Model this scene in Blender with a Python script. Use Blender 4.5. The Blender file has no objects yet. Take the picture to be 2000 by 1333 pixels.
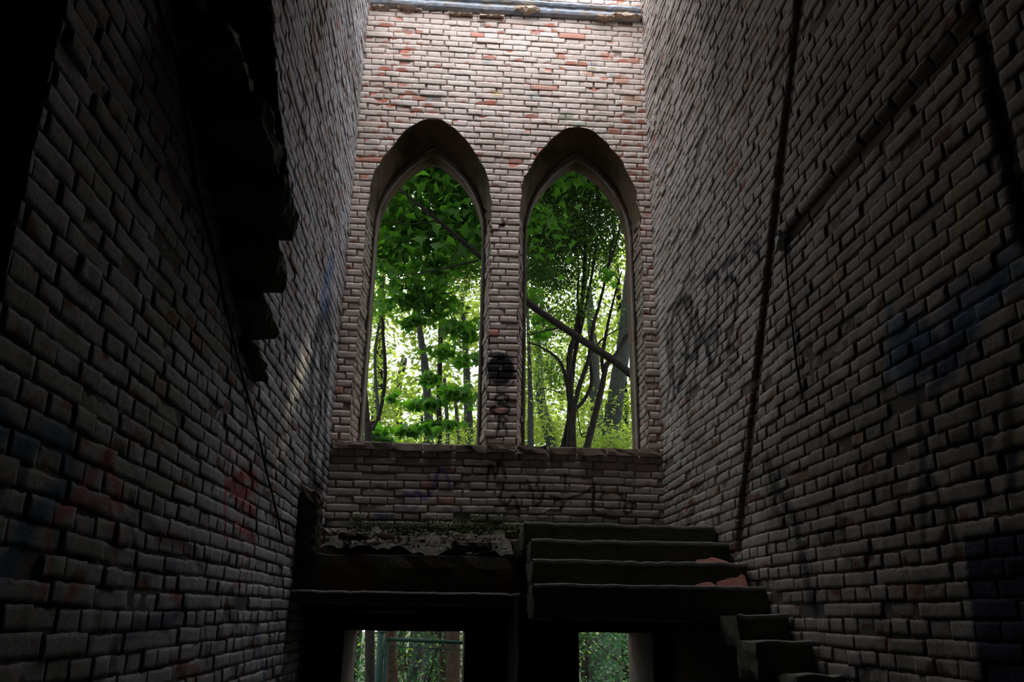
import bpy, bmesh, math, random
import numpy as np
from mathutils import Matrix, Vector

# ------------------------------------------------------------------ camera, sky, sun, exposure
# room axes: X across (left wall -1.222, right wall 2.085), Y towards the window wall (8), Z up, eye at the origin
F = 1582.0
_cz = np.array([66, 4686.5, -F]); _cz /= np.linalg.norm(_cz)
_cy = np.array([-123, -533.5, -F]); _cy -= _cz * (_cy @ _cz); _cy /= np.linalg.norm(_cy)
_cx = np.cross(_cy, _cz)
CM = np.array([_cx, _cy, _cz])
sc = bpy.context.scene
cam_d = bpy.data.cameras.new('camera'); cam_d.sensor_width = 36.0; cam_d.lens = F / 2000 * 36
cam_d.clip_start = .02; cam_d.clip_end = 300
cam = bpy.data.objects.new('camera', cam_d); sc.collection.objects.link(cam)
cam.matrix_world = Matrix(CM.tolist()).to_4x4()
sc.camera = cam

SKY_LOW, SKY_HIGH = 2.2, 13.0
w = bpy.data.worlds.new('sky'); sc.world = w; w.use_nodes = True
bg = w.node_tree.nodes['Background']; bg.inputs[0].default_value = (.90, .93, 1.0, 1); bg.inputs[1].default_value = 1.0
_t = w.node_tree                                   # bright overcast sky, several times brighter overhead than at the horizon
_g = _t.nodes.new('ShaderNodeTexCoord'); _s = _t.nodes.new('ShaderNodeSeparateXYZ'); _t.links.new(_g.outputs['Generated'], _s.inputs[0])
_m = _t.nodes.new('ShaderNodeMapRange'); _t.links.new(_s.outputs[2], _m.inputs[0])
_m.inputs[1].default_value = .30; _m.inputs[2].default_value = .95; _m.inputs[3].default_value = SKY_LOW; _m.inputs[4].default_value = SKY_HIGH
_t.links.new(_m.outputs[0], bg.inputs[1])
sun_d = bpy.data.lights.new('sun', 'SUN'); sun_d.energy = 9; sun_d.angle = math.radians(1.0); sun_d.color = (1.0, .90, .68)
sun = bpy.data.objects.new('sun', sun_d); sc.collection.objects.link(sun)
sun.location = (6, 20, 14)
sun.rotation_euler = Vector((.45, 1.0, 1.10)).to_track_quat('Z', 'Y').to_euler()

vs = sc.view_settings
vs.view_transform = 'Standard'; vs.look = 'None'; vs.exposure = 0.0; vs.gamma = 1.0
try: vs.use_curve_mapping = False
except Exception: pass
sc.cycles.max_bounces = 10; sc.cycles.diffuse_bounces = 6; sc.cycles.transparent_max_bounces = 8

XL, XR, YB = -1.222, 2.085, 8.0
rng = np.random.default_rng(7)
random.seed(7)

# ------------------------------------------------------------------ helpers
def ray(px, py): return CM @ np.array([px - 1000, -(py - 666.5), -F])
def at(px, py, Y):
    r = ray(px, py); r = r * (Y / r[1]); return Vector(r)
def onX(px, py, X):
    r = ray(px, py); r = r * (X / r[0]); return Vector(r)

def props(o, label=None, cat=None, group=None, kind=None):
    if label: o['label'] = label
    if cat: o['category'] = cat
    if group: o['group'] = group
    if kind: o['kind'] = kind
    return o
def link(o, parent=None):
    sc.collection.objects.link(o)
    if parent is not None: o.parent = parent
    return o
def empty(name, loc, label, cat, group=None):
    o = bpy.data.objects.new(name, None); o.location = loc; o.empty_display_size = .1
    link(o); return props(o, label, cat, group)
def mesh_obj(name, V, Fc, mat, parent=None, smooth=False, origin=None):
    """V in world space; origin shifts the object's own origin (children get the parent's location subtracted)."""
    V = np.asarray(V, float)
    me = bpy.data.meshes.new(name)
    off = np.zeros(3)
    if parent is not None: off = np.array(parent_world(parent))
    loc = np.zeros(3) if origin is None else np.array(origin, float) - off
    me.from_pydata((V - off - loc).tolist(), [], [list(map(int, f)) for f in Fc])
    if mat is not None: me.materials.append(mat)
    if smooth: me.shade_smooth()
    o = bpy.data.objects.new(name, me); o.location = loc.tolist()
    return link(o, parent)
def parent_world(p):
    v = Vector((0, 0, 0))
    while p is not None: v = v + p.location; p = p.parent
    return v

def nt(name):
    m = bpy.data.materials.new(name); m.use_nodes = True
    t = m.node_tree; b = t.nodes['Principled BSDF']
    return m, t, b
def node(t, ty, **kw):
    n = t.nodes.new(ty)
    for k, v in kw.items():
        if k.startswith('i_'):
            key = k[2:]; key = int(key) if key.isdigit() else key
            n.inputs[key].default_value = v
        else: setattr(n, k, v)
    return n
def mixc(t, fac, a, b, blend='MIX'):
    n = t.nodes.new('ShaderNodeMix'); n.data_type = 'RGBA'; n.blend_type = blend
    for sock, v in ((n.inputs[0], fac), (n.inputs[6], a), (n.inputs[7], b)):
        if hasattr(v, 'is_linked'): t.links.new(v, sock)
        elif isinstance(v, (int, float)): sock.default_value = v
        else: sock.default_value = (*v, 1) if len(v) == 3 else v
    return n.outputs[2]
def noise(t, scale, detail=4, rough=.6, vec=None):
    n = node(t, 'ShaderNodeTexNoise'); n.inputs['Scale'].default_value = scale
    n.inputs['Detail'].default_value = detail; n.inputs['Roughness'].default_value = rough
    if vec is not None: t.links.new(vec, n.inputs['Vector'])
    return n.outputs['Fac']
def ramp(t, fac, lo, hi):
    n = node(t, 'ShaderNodeMapRange'); n.inputs[1].default_value = lo; n.inputs[2].default_value = hi
    t.links.new(fac, n.inputs[0]); return n.outputs[0]
def bump(t, b, h, strength, dist):
    n = node(t, 'ShaderNodeBump'); n.inputs['Strength'].default_value = strength; n.inputs['Distance'].default_value = dist
    t.links.new(h, n.inputs['Height']); t.links.new(n.outputs[0], b.inputs['Normal'])

def brick_material(name, white_a, white_b, red, mortar, grime, grime_amt):
    m, t, b = nt(name)
    tint = node(t, 'ShaderNodeAttribute', attribute_name='tint')
    pa = node(t, 'ShaderNodeAttribute', attribute_name='paint')
    geo = node(t, 'ShaderNodeNewGeometry'); pos = geo.outputs['Position']
    sep = node(t, 'ShaderNodeSeparateColor'); t.links.new(tint.outputs['Color'], sep.inputs[0])
    base = mixc(t, sep.outputs[0], white_a, white_b)
    n1 = noise(t, 14, 5, .65, pos); n2 = noise(t, 60, 4, .7, pos); n3 = noise(t, 1.6, 4, .6, pos)
    base = mixc(t, ramp(t, n2, .42, .72), base, tuple(c * (.66 if white_a[0] > .5 else .48) for c in white_a))
    # worn spots where the pale coat has gone and the clay shows
    base = mixc(t, ramp(t, n1, .66, .72), base, tuple(.5 * a + .5 * r for a, r in zip(white_a, red)))
    base = mixc(t, sep.outputs[1], base, red)                      # spalled clay
    g = node(t, 'ShaderNodeMath', operation='MULTIPLY'); t.links.new(ramp(t, n3, .42, .72), g.inputs[0]); g.inputs[1].default_value = grime_amt
    base = mixc(t, g.outputs[0], base, grime)
    base = mixc(t, sep.outputs[2], base, mortar)                   # joints
    pn = node(t, 'ShaderNodeMath', operation='MULTIPLY'); t.links.new(pa.outputs['Alpha'], pn.inputs[0])
    t.links.new(ramp(t, noise(t, 35, 3, .6, pos), .12, .38), pn.inputs[1])
    base = mixc(t, pn.outputs[0], base, pa.outputs['Color'])
    t.links.new(base, b.inputs['Base Color']); b.inputs['Roughness'].default_value = .9
    b.inputs['Specular IOR Level'].default_value = .25
    bump(t, b, n2, .5, .006)
    return m
def rough_material(name, c1, c2, scale=8, rough=.9, bs=.6, bd=.01, c3=None):
    m, t, b = nt(name)
    geo = node(t, 'ShaderNodeNewGeometry'); pos = geo.outputs['Position']
    n1 = noise(t, scale, 6, .65, pos); n2 = noise(t, scale * 5, 4, .6, pos)
    c = mixc(t, ramp(t, n1, .35, .65), c1, c2)
    if c3 is not None: c = mixc(t, ramp(t, noise(t, scale * .4, 4, .6, pos), .52, .62), c, c3)
    t.links.new(c, b.inputs['Base Color']); b.inputs['Roughness'].default_value = rough
    b.inputs['Specular IOR Level'].default_value = .06 if max(c2) < .13 else .2
    bump(t, b, n2, bs, bd)
    return m
def leaf_material(name, c1, c2, trans, tw=.55, scale=2.5):
    m = bpy.data.materials.new(name); m.use_nodes = True; t = m.node_tree; t.nodes.clear()
    out = node(t, 'ShaderNodeOutputMaterial')
    geo = node(t, 'ShaderNodeNewGeometry')
    at_ = node(t, 'ShaderNodeAttribute', attribute_name='leaf')
    c = mixc(t, at_.outputs['Fac'], c1, c2)
    tc = mixc(t, at_.outputs['Fac'], trans, tuple(x * .6 for x in trans))
    d = node(t, 'ShaderNodeBsdfPrincipled'); d.inputs['Roughness'].default_value = .5
    d.inputs['Specular IOR Level'].default_value = .18
    t.links.new(c, d.inputs['Base Color'])
    tr = node(t, 'ShaderNodeBsdfTranslucent'); t.links.new(tc, tr.inputs[0])
    mx = node(t, 'ShaderNodeMixShader'); mx.inputs[0].default_value = tw
    t.links.new(d.outputs[0], mx.inputs[1]); t.links.new(tr.outputs[0], mx.inputs[2]); t.links.new(mx.outputs[0], out.inputs[0])
    return m

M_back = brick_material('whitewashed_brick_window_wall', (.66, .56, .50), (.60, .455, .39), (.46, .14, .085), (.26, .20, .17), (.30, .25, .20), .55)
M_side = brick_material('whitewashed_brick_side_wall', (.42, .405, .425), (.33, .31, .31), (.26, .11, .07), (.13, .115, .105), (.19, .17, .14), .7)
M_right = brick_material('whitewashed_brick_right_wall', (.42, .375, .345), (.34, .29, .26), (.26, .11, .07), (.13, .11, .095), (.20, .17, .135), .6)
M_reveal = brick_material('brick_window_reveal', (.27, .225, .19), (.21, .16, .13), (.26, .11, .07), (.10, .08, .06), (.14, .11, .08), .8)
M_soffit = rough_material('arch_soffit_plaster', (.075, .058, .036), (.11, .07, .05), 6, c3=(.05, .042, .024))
M_frame = rough_material('stone_window_frame', (.20, .18, .155), (.15, .14, .125), 9, c3=(.15, .09, .06))
M_stone = rough_material('mossy_stair_stone', (.115, .112, .085), (.15, .142, .12), 9, c3=(.08, .09, .05))
M_lit_edge = rough_material('lit_tread_edge', (.24, .235, .21), (.17, .17, .15), 14)  # paler stone tone stands for light from above on the edges
M_mass = rough_material('damp_masonry', (.06, .058, .042), (.085, .07, .055), 7, c3=(.10, .055, .035))
M_dark = rough_material('dark_plaster', (.035, .033, .028), (.05, .045, .038), 5)  # plain near-black plaster
M_ledge = rough_material('weathered_pale_stone', (.30, .33, .37), (.19, .20, .22), 12, c3=(.27, .24, .21))
M_crust = rough_material('broken_render', (.46, .36, .27), (.36, .25, .18), 15)
M_bark = rough_material('dark_bark', (.006, .005, .0045), (.014, .012, .010), 18, bd=.02)
M_barkg = rough_material('grey_green_bark', (.018, .021, .019), (.034, .038, .034), 14, bd=.02)
M_barkb = rough_material('brown_bark', (.014, .010, .006), (.026, .019, .012), 14, bd=.02)
M_ground = rough_material('forest_floor', (.025, .022, .012), (.018, .03, .012), 3)
M_moss = rough_material('moss', (.03, .05, .012), (.05, .08, .02), 30)
M_metal = rough_material('green_painted_steel', (.0025, .010, .007), (.004, .015, .010), 20, rough=.65, bs=.1, bd=.002)
M_cable = rough_material('black_cable', (.012, .012, .012), (.02, .02, .02), 10, rough=.6)
M_tile = rough_material('red_clay_tile', (.42, .17, .12), (.33, .13, .10), 20)
M_silL = rough_material('sill_brick', (.30, .25, .21), (.22, .15, .12), 8, c3=(.16, .13, .09))
M_loose = rough_material('loose_pale_brick', (.30, .26, .23), (.22, .17, .14), 14)
M_litter = rough_material('dry_leaf_litter', (.13, .115, .095), (.065, .055, .042), 18, c3=(.05, .055, .035))
M_putty = rough_material('white_plaster_lump', (.62, .62, .6), (.5, .5, .48), 20)

# ------------------------------------------------------------------ brick walls
def pip(P, poly):
    """points (n,2) inside polygon"""
    x, y = P[:, 0], P[:, 1]; ins = np.zeros(len(P), bool); n = len(poly)
    j = n - 1
    for i in range(n):
        xi, yi = poly[i]; xj, yj = poly[j]
        c = ((yi > y) != (yj > y))
        with np.errstate(divide='ignore', invalid='ignore'):
            xx = (xj - xi) * (y - yi) / (yj - yi + 1e-12) + xi
        ins ^= c & (x < xx); j = i
    return ins
def nearest_on(P, poly):
    best = np.full(len(P), 1e9); out = P.copy()
    A = np.array(poly); B = np.roll(A, -1, 0)
    for a, b in zip(A, B):
        d = b - a; L = (d @ d) + 1e-12
        s = np.clip(((P - a) @ d) / L, 0, 1)[:, None]
        q = a + s * d; r = ((P - q) ** 2).sum(1)
        k = r < best; best[k] = r[k]; out[k] = q[k]
    return out, np.sqrt(best)

def vnoise(P, seed, scale):
    """cheap smooth value noise on (n,2)"""
    r = np.random.default_rng(seed); T = r.random((64, 64))
    Q = P * scale + 1000; I = np.floor(Q).astype(int); Fr = Q - I; Fr = Fr * Fr * (3 - 2 * Fr)
    a = T[I[:, 0] % 64, I[:, 1] % 64]; b = T[(I[:, 0] + 1) % 64, I[:, 1] % 64]
    c = T[I[:, 0] % 64, (I[:, 1] + 1) % 64]; d = T[(I[:, 0] + 1) % 64, (I[:, 1] + 1) % 64]
    return (a * (1 - Fr[:, 0]) + b * Fr[:, 0]) * (1 - Fr[:, 1]) + (c * (1 - Fr[:, 0]) + d * Fr[:, 0]) * Fr[:, 1]

COURSE, STR = .0765, .326
def brick_wall(name, mat, origin, U, Vv, N, u0, u1, v0, v1, holes=(), paint=None, grooves=(), parent=None, seed=1,
               chip=.12, rough=1.0, cell=.0163, kind='structure', keep=None, chipzone=None):
    """English bond brick face: whole bricks as individually jittered blocks over a recessed bed of mortar, one mesh.
    origin + u*U + v*Vv, N points to the viewer. holes: polygons in (u,v)."""
    r = np.random.default_rng(seed)
    origin, U, Vv, N = (np.array(a, float) for a in (origin, U, Vv, N))
    verts, faces, tint, UVc = [], [], [], []
    base = 0
    joint = .0055
    for header in (False, True):
        L = STR / 2 if header else STR
        nu = max(3, int(round(L / cell))); nv = 4
        rows = [k for k in range(int(math.floor(v0 / COURSE)), int(math.ceil(v1 / COURSE))) if (k % 2 == 1) == header]
        B = []
        for k in rows:
            off = (0.0 if header else STR * .25) + .01 * r.standard_normal()
            for j in range(int(math.floor((u0 - off) / L)) - 1, int(math.ceil((u1 - off) / L)) + 1):
                B.append((j * L + off, k * COURSE))
        if not B: continue
        B = np.array(B); nb = len(B)
        wob = (vnoise(B, seed + 5, .9) - .5) * .02
        uu = np.linspace(0, 1, nu + 1); vv = np.linspace(0, 1, nv + 1)
        gu, gv = np.meshgrid(uu, vv, indexing='ij'); gu = gu.ravel(); gv = gv.ravel(); npt = len(gu)
        ja = r.normal(0, .0035 * rough, (nb, 4)); 
        lo = B[:, 0] + joint / 2 + ja[:, 0] + .002; hi = B[:, 0] + L - joint / 2 + ja[:, 1]
        bl = B[:, 1] + joint / 2 + ja[:, 2] * .6 + wob; bh = B[:, 1] + COURSE - joint / 2 + ja[:, 3] * .6 + wob
        pu = lo[:, None] + (hi - lo)[:, None] * gu[None]; pv = bl[:, None] + (bh - bl)[:, None] * gv[None]
        # tilt and rounded, worn rims
        rot = r.normal(0, .006 * rough, nb)[:, None]
        pv = pv + rot * (pu - pu.mean(1, keepdims=True))
        eu = np.minimum(gu, 1 - gu) * L; ev = np.minimum(gv, 1 - gv) * COURSE
        rim = (np.minimum(eu, ev) < 1e-6)
        flat = np.stack([pu.ravel(), pv.ravel()], 1)
        nz1 = vnoise(flat, seed + 11, 42).reshape(nb, npt); nz2 = vnoise(flat, seed + 17, 17).reshape(nb, npt)
        cen = np.stack([pu.mean(1), pv.mean(1)], 1)
        h = r.normal(0, .0030 * rough, nb)[:, None] + (nz1 - .5) * .0035 * rough + (nz2 - .5) * .005 * rough
        h = h - rim[None] * (.0008 + (.007 * (rough - .85)) * nz1 ** 2)
        su = np.where(gu < .5, 1, -1)[None] * rim[None] * (eu[None] < 1e-6); sv = np.where(gv < .5, 1, -1)[None] * rim[None] * (ev[None] < 1e-6)
        pu = pu + su * .012 * rough * (nz2 - .35).clip(0); pv = pv + sv * .010 * rough * (nz1 - .4).clip(0)
        # spalled corners: a disc near one lower/upper edge is knocked back and shows clay
        cz = chip * (1.0 if chipzone is None else 1.0)
        dens = cz * (.55 + 2.2 * (vnoise(cen, seed + 23, .8) > .5))
        if chipzone is not None: dens = dens * chipzone(cen)
        has = r.random(nb) < dens
        cu = lo + (hi - lo) * r.random(nb); cv = np.where(r.random(nb) < .75, bl - .004, bh + .004)
        cr = r.uniform(.020, .060, nb) * (.6 + .7 * r.random(nb))
        dd = np.sqrt((pu - cu[:, None]) ** 2 * .45 + (pv - cv[:, None]) ** 2) + (nz1 - .5) * .02
        cm = (np.clip((cr[:, None] - dd) / .010, 0, 1)) * has[:, None]
        h = h - cm * .0055
        # bricks lost altogether
        lost = r.random(nb) < .006 * rough
        h = h - lost[:, None] * .02
        tr = np.clip(r.normal(.45, .28, nb), 0, 1)[:, None] + (nz2 - .5) * .3
        wholered = (r.random(nb) < .004 * (chip / .12))[:, None] * .75
        P2 = np.stack([pu.ravel(), pv.ravel()], 1)
        keepv = np.ones(len(P2), bool)
        outside = (P2[:, 0] < u0) | (P2[:, 0] > u1) | (P2[:, 1] < v0) | (P2[:, 1] > v1)
        P2[:, 0] = P2[:, 0].clip(u0, u1); P2[:, 1] = P2[:, 1].clip(v0, v1)
        inh = outside.copy()
        for poly in holes:
            ii = pip(P2, poly)
            if ii.any():
                q, _ = nearest_on(P2[ii], poly); P2[ii] = q; inh |= ii
        g = np.zeros(len(P2))
        for fn in grooves: g = np.maximum(g, fn(P2))
        hh = h.ravel() * (1 - g) - g * .032
        cmf = np.clip(np.maximum(cm, wholered).ravel(), 0, 1)
        X = origin + P2[:, :1] * U + P2[:, 1:] * Vv + hh[:, None] * N
        # skirt
        ring = [i * (nv + 1) for i in range(nu + 1)] + [nu * (nv + 1) + j for j in range(1, nv + 1)] + \
               [i * (nv + 1) + nv for i in range(nu - 1, -1, -1)] + [j for j in range(nv - 1, 0, -1)]
        ring = np.array(ring); nr = len(ring)
        idx = (np.arange(nb)[:, None] * npt + ring[None])
        S = X[idx.ravel()] - N * .03
        cells = np.array([(i * (nv + 1) + j, (i + 1) * (nv + 1) + j, (i + 1) * (nv + 1) + j + 1, i * (nv + 1) + j + 1) for i in range(nu) for j in range(nv)])
        fc = (np.arange(nb)[:, None, None] * npt + cells[None]).reshape(-1, 4)
        inhv = inh
        ok = ~(inhv[fc].all(1))
        fc = fc[ok]
        nX = len(X)
        r2 = np.roll(ring, -1)
        a = (np.arange(nb)[:, None] * npt + ring[None]); b_ = (np.arange(nb)[:, None] * npt + r2[None])
        sa = nX + np.arange(nb)[:, None] * nr + np.arange(nr)[None]; sb = nX + np.arange(nb)[:, None] * nr + (np.arange(nr)[None] + 1) % nr
        sk = np.stack([a, sa, sb, b_], -1).reshape(-1, 4)
        ok2 = ~(inhv[sk[:, 0]] & inhv[sk[:, 3]])
        sk = sk[ok2]
        T = np.stack([np.clip(tr, 0, 1).ravel(), cmf, g * .6, np.ones(len(X))], 1)
        T2 = T[idx.ravel()].copy(); T2[:, 2] = np.maximum(T2[:, 2], .6)
        verts += [X, S]; tint += [T, T2]; UVc += [P2, P2[idx.ravel()]]
        faces += [fc + base, sk + base]; base += len(X) + len(S)
    # mortar bed
    st = .035
    mu = np.arange(u0, u1 + st * .5, st); mv = np.arange(v0, v1 + st * .5, st); mu[-1] = u1; mv[-1] = v1
    GU, GV = np.meshgrid(mu, mv, indexing='ij'); P2 = np.stack([GU.ravel(), GV.ravel()], 1)
    inh = np.zeros(len(P2), bool)
    for poly in holes:
        ii = pip(P2, poly)
        if ii.any():
            q, _ = nearest_on(P2[ii], poly); P2[ii] = q; inh |= ii
    g = np.zeros(len(P2))
    for fn in grooves: g = np.maximum(g, fn(P2))
    hh = -.0105 + (vnoise(P2, seed + 31, 22) - .5) * .005 - g * .032
    X = origin + P2[:, :1] * U + P2[:, 1:] * Vv + hh[:, None] * N
    n1, n2 = len(mu), len(mv)
    I, J = np.meshgrid(np.arange(n1 - 1), np.arange(n2 - 1), indexing='ij'); I = I.ravel(); J = J.ravel()
    fc = np.stack([I * n2 + J, (I + 1) * n2 + J, (I + 1) * n2 + J + 1, I * n2 + J + 1], 1)
    fc = fc[~(inh[fc].all(1))]
    verts.append(X); UVc.append(P2); tint.append(np.tile([.4, 0, 1, 1.], (len(X), 1))); faces.append(fc + base)
    V = np.concatenate(verts); Fc = np.concatenate(faces); T = np.concatenate(tint); UVc = np.concatenate(UVc)
    # drop unused vertices
    used = np.zeros(len(V), bool); used[Fc.ravel()] = True
    remap = np.cumsum(used) - 1; Fc = remap[Fc]; V = V[used]; T = T[used]; UVc = UVc[used]
    if np.dot(np.cross(U, Vv), N) < 0: Fc = Fc[:, ::-1]
    me = bpy.data.meshes.new(name)
    me.vertices.add(len(V)); me.vertices.foreach_set('co', V.astype(np.float32).ravel())
    me.loops.add(Fc.size); me.loops.foreach_set('vertex_index', Fc.astype(np.int32).ravel())
    me.polygons.add(len(Fc)); me.polygons.foreach_set('loop_start', np.arange(0, Fc.size, 4, dtype=np.int32))
    me.update(calc_edges=True); me.validate()
    ca = me.color_attributes.new('tint', 'FLOAT_COLOR', 'POINT')
    if len(ca.data) == len(T): ca.data.foreach_set('color', T.astype(np.float32).ravel())
    PA = np.zeros((len(V), 4))
    if paint is not None: PA = paint(UVc, PA)
    for fn in grooves:
        gg = fn(UVc) * .85; PA = comp(PA, np.array([.075, .052, .034]), gg)
    cb = me.color_attributes.new('paint', 'FLOAT_COLOR', 'POINT')
    cb.data.foreach_set('color', PA.astype(np.float32).ravel())
    me.materials.append(mat)
    o = bpy.data.objects.new(name, me); link(o, parent)
    if kind: o['kind'] = kind
    return o

def comp(PA, col, a):
    a = np.clip(a, 0, 1)[:, None]
    pa = PA[:, 3:4]; out = a + pa * (1 - a)
    PA = PA.copy()
    PA[:, :3] = np.where(out > 1e-6, (col * a + PA[:, :3] * pa * (1 - a)) / np.maximum(out, 1e-6), PA[:, :3])
    PA[:, 3:4] = out
    return PA
def stroke(UVc, PA, pts, width, col, dens=1.0, soft=.5):
    """spray-can line along pts (wall coordinates)"""
    pts = np.array(pts, float); w2 = width / 2
    lo = pts.min(0) - width; hi = pts.max(0) + width
    m = (UVc[:, 0] > lo[0]) & (UVc[:, 0] < hi[0]) & (UVc[:, 1] > lo[1]) & (UVc[:, 1] < hi[1])
    if not m.any(): return PA
    P = UVc[m]; d = np.full(len(P), 1e9)
    for a, b in zip(pts[:-1], pts[1:]):
        e = b - a; s = np.clip(((P - a) @ e) / (e @ e + 1e-12), 0, 1)[:, None]
        d = np.minimum(d, np.sqrt(((P - a - s * e) ** 2).sum(1)))
    al = np.zeros(len(UVc)); al[m] = np.clip((w2 * (1 + soft) - d) / (w2 * 2 * soft + 1e-6), 0, 1) * dens
    return comp(PA, np.array(col, float), al)
def curve(pts, n=8):
    """Catmull-Rom through 2D/3D points"""
    P = np.array(pts, float); P = np.vstack([2 * P[0] - P[1], P, 2 * P[-1] - P[-2]]); out = []
    for i in range(1, len(P) - 2):
        for t in np.linspace(0, 1, n, endpoint=False):
            a, b, c, d = P[i - 1], P[i], P[i + 1], P[i + 2]
            out.append(.5 * ((2 * b) + (c - a) * t + (2 * a - 5 * b + 4 * c - d) * t * t + (3 * b - a - 3 * c + d) * t ** 3))
    out.append(P[-2]); return np.array(out)

BLACK = (.012, .013, .016); BLUE = (.02, .10, .20); DBLUE = (.012, .03, .09); REDP = (.30, .03, .04); VIOLET = (.08, .07, .20); PALE = (.55, .55, .58)
def paint_back(UVc, PA):
    def L(pp, wd, col, dens=1., soft=.5, n=6):
        nonlocal PA
        q = [at(x, y, YB) for x, y in pp]; q = curve([(a[0], a[2]) for a in q], n) if len(q) > 2 else [(a[0], a[2]) for a in q]
        PA = stroke(UVc, PA, q, wd, col, dens, soft)
    PA = comp(PA, np.array([.17, .155, .13]), np.clip((1.60 - UVc[:, 1]) / .12, 0, 1) * (.30 + .45 * vnoise(UVc, 92, 2.2)))   # mottled, darker grey-brown tone below the sills
    # black blot, S and R on the pier between the windows
    for rr in (8, 14, 19, 23):
        L([(978 + rr * math.cos(a) * .98, 722 + rr * math.sin(a) * 1.12) for a in np.linspace(0, 6.4, 12)], .075 if rr < 20 else .045, BLACK, 1.0)
    L([(955, 694), (975, 690), (992, 697), (1004, 702)], .03, BLACK, .9)
    L([(985, 757), (1000, 752), (1004, 738)], .02, BLACK, .8); L([(963, 748), (980, 757), (996, 755)], .018, BLACK, .8)
    L([(990, 784), (992, 776), (984, 771), (972, 773), (967, 780), (972, 787), (984, 791), (994, 797), (992, 806), (980, 811), (967, 808), (961, 799), (966, 795)], .030, BLACK, 1.0)
    L([(976, 783), (983, 780), (990, 782)], .014, BLACK, .6)
    L([(975, 813), (974, 828), (973, 842)], .028, BLACK, .95); L([(972, 816), (985, 816), (990, 822), (984, 827), (976, 827)], .026, BLACK, .95)
    L([(982, 828), (988, 836), (990, 849)], .026, BLACK, .95); L([(968, 852), (978, 860), (984, 858)], .02, BLACK, .7)
    L([(981, 428), (984, 434), (982, 441)], .04, BLACK, .95)                 # hole mark high on the pier
    # faint tags under the sills
    for c, y0 in ((PALE, 0),):
        L([(1012, 912), (1020, 900), (1040, 893), (1062, 896), (1073, 908), (1068, 920), (1058, 930)], .020, c, .9)
        L([(1016, 915), (1024, 926), (1034, 938)], .018, c, .9); L([(1020, 900), (1040, 905), (1052, 900)], .016, c, .8)
    L([(952, 935), (958, 908), (968, 930), (976, 900), (988, 935)], .03, BLACK, .9)
    L([(982, 955), (976, 975), (990, 985), (1003, 970), (1010, 985), (1015, 1000)], .03, BLACK, .9)
    L([(1030, 940), (1040, 965), (1045, 990), (1058, 975), (1062, 950)], .03, BLACK, .9)
    L([(1052, 930), (1052, 965)], .022, BLACK, .8); L([(1104, 925), (1104, 955)], .022, BLACK, .9)
    L([(1075, 970), (1092, 975), (1100, 985), (1092, 997), (1070, 997)], .028, BLACK, .9)
    L([(1098, 985), (1110, 975), (1130, 968), (1148, 960), (1162, 945)], .026, BLACK, .9)
    L([(1160, 945), (1160, 970), (1158, 995), (1172, 1005), (1195, 1000)], .03, BLACK, .9)
    L([(1210, 965), (1222, 985), (1218, 1000), (1232, 1000), (1236, 985)], .028, BLACK, .9); L([(1180, 960), (1172, 975)], .03, BLACK, .8)
    L([(845, 955), (855, 925), (862, 918), (872, 930), (878, 950)], .035, VIOLET, .95)
    L([(790, 965), (805, 970), (815, 962), (828, 972), (840, 965)], .05, VIOLET, .9)
    L([(735, 1005), (750, 1012), (765, 1008)], .06, (.05, .07, .18), .7); L([(785, 985), (800, 998), (815, 990)], .04, VIOLET, .6)
    L([(870, 995), (890, 1000), (905, 997)], .05, VIOLET, .45); L([(985, 1000), (1000, 1000)], .03, PALE, .2)
    L([(1215, 950), (1228, 945), (1240, 940)], .03, (.05, .06, .15), .6)
    L([(1030, 993), (1045, 1000), (1062, 998), (1075, 990)], .018, PALE, .8); L([(1180, 1003), (1196, 1000), (1205, 990)], .016, PALE, .5)
    # moss and damp along the foot of the wall
    z = UVc[:, 1]; n = vnoise(UVc, 91, 3)
    PA = comp(PA, np.array([.035, .045, .022]), np.clip((.95 - z + (n - .5) * .35) / .22, 0, 1) * .7)
    # green-brown and grey stains
    for (px, py, rr, col) in ((975, 182, .09, (.42, .33, .16)), (1160, 125, .07, (.22, .22, .22)), (1197, 148, .07, (.20, .25, .2)), (1105, 228, .1, (.2, .22, .15)), (955, 120, .08, (.3, .3, .28)),
                              (1158, 135, .05, (.35, .33, .12)), (1130, 240, .07, (.42, .44, .36)), (1040, 187, .08, (.32, .34, .32)), (845, 190, .08, (.34, .34, .32)), (1235, 195, .12, (.4, .24, .15)),
                              (1212, 155, .12, (.42, .2, .12)), (1185, 110, .09, (.5, .2, .14)), (1150, 145, .08, (.45, .22, .13)), (1240, 118, .09, (.5, .2, .14)), (1095, 110, .08, (.42, .15, .1)), (1045, 62, .08, (.4, .12, .09))):
        q = at(px, py, YB); d = np.sqrt(((UVc - np.array([q[0], q[2]])) ** 2 * np.array([1, 2.2])).sum(1)) + (vnoise(UVc, 77, 25) - .5) * .07
        PA = comp(PA, np.array(col), np.clip((rr - d) / .03, 0, 1) * .75)
    return PA
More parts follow.
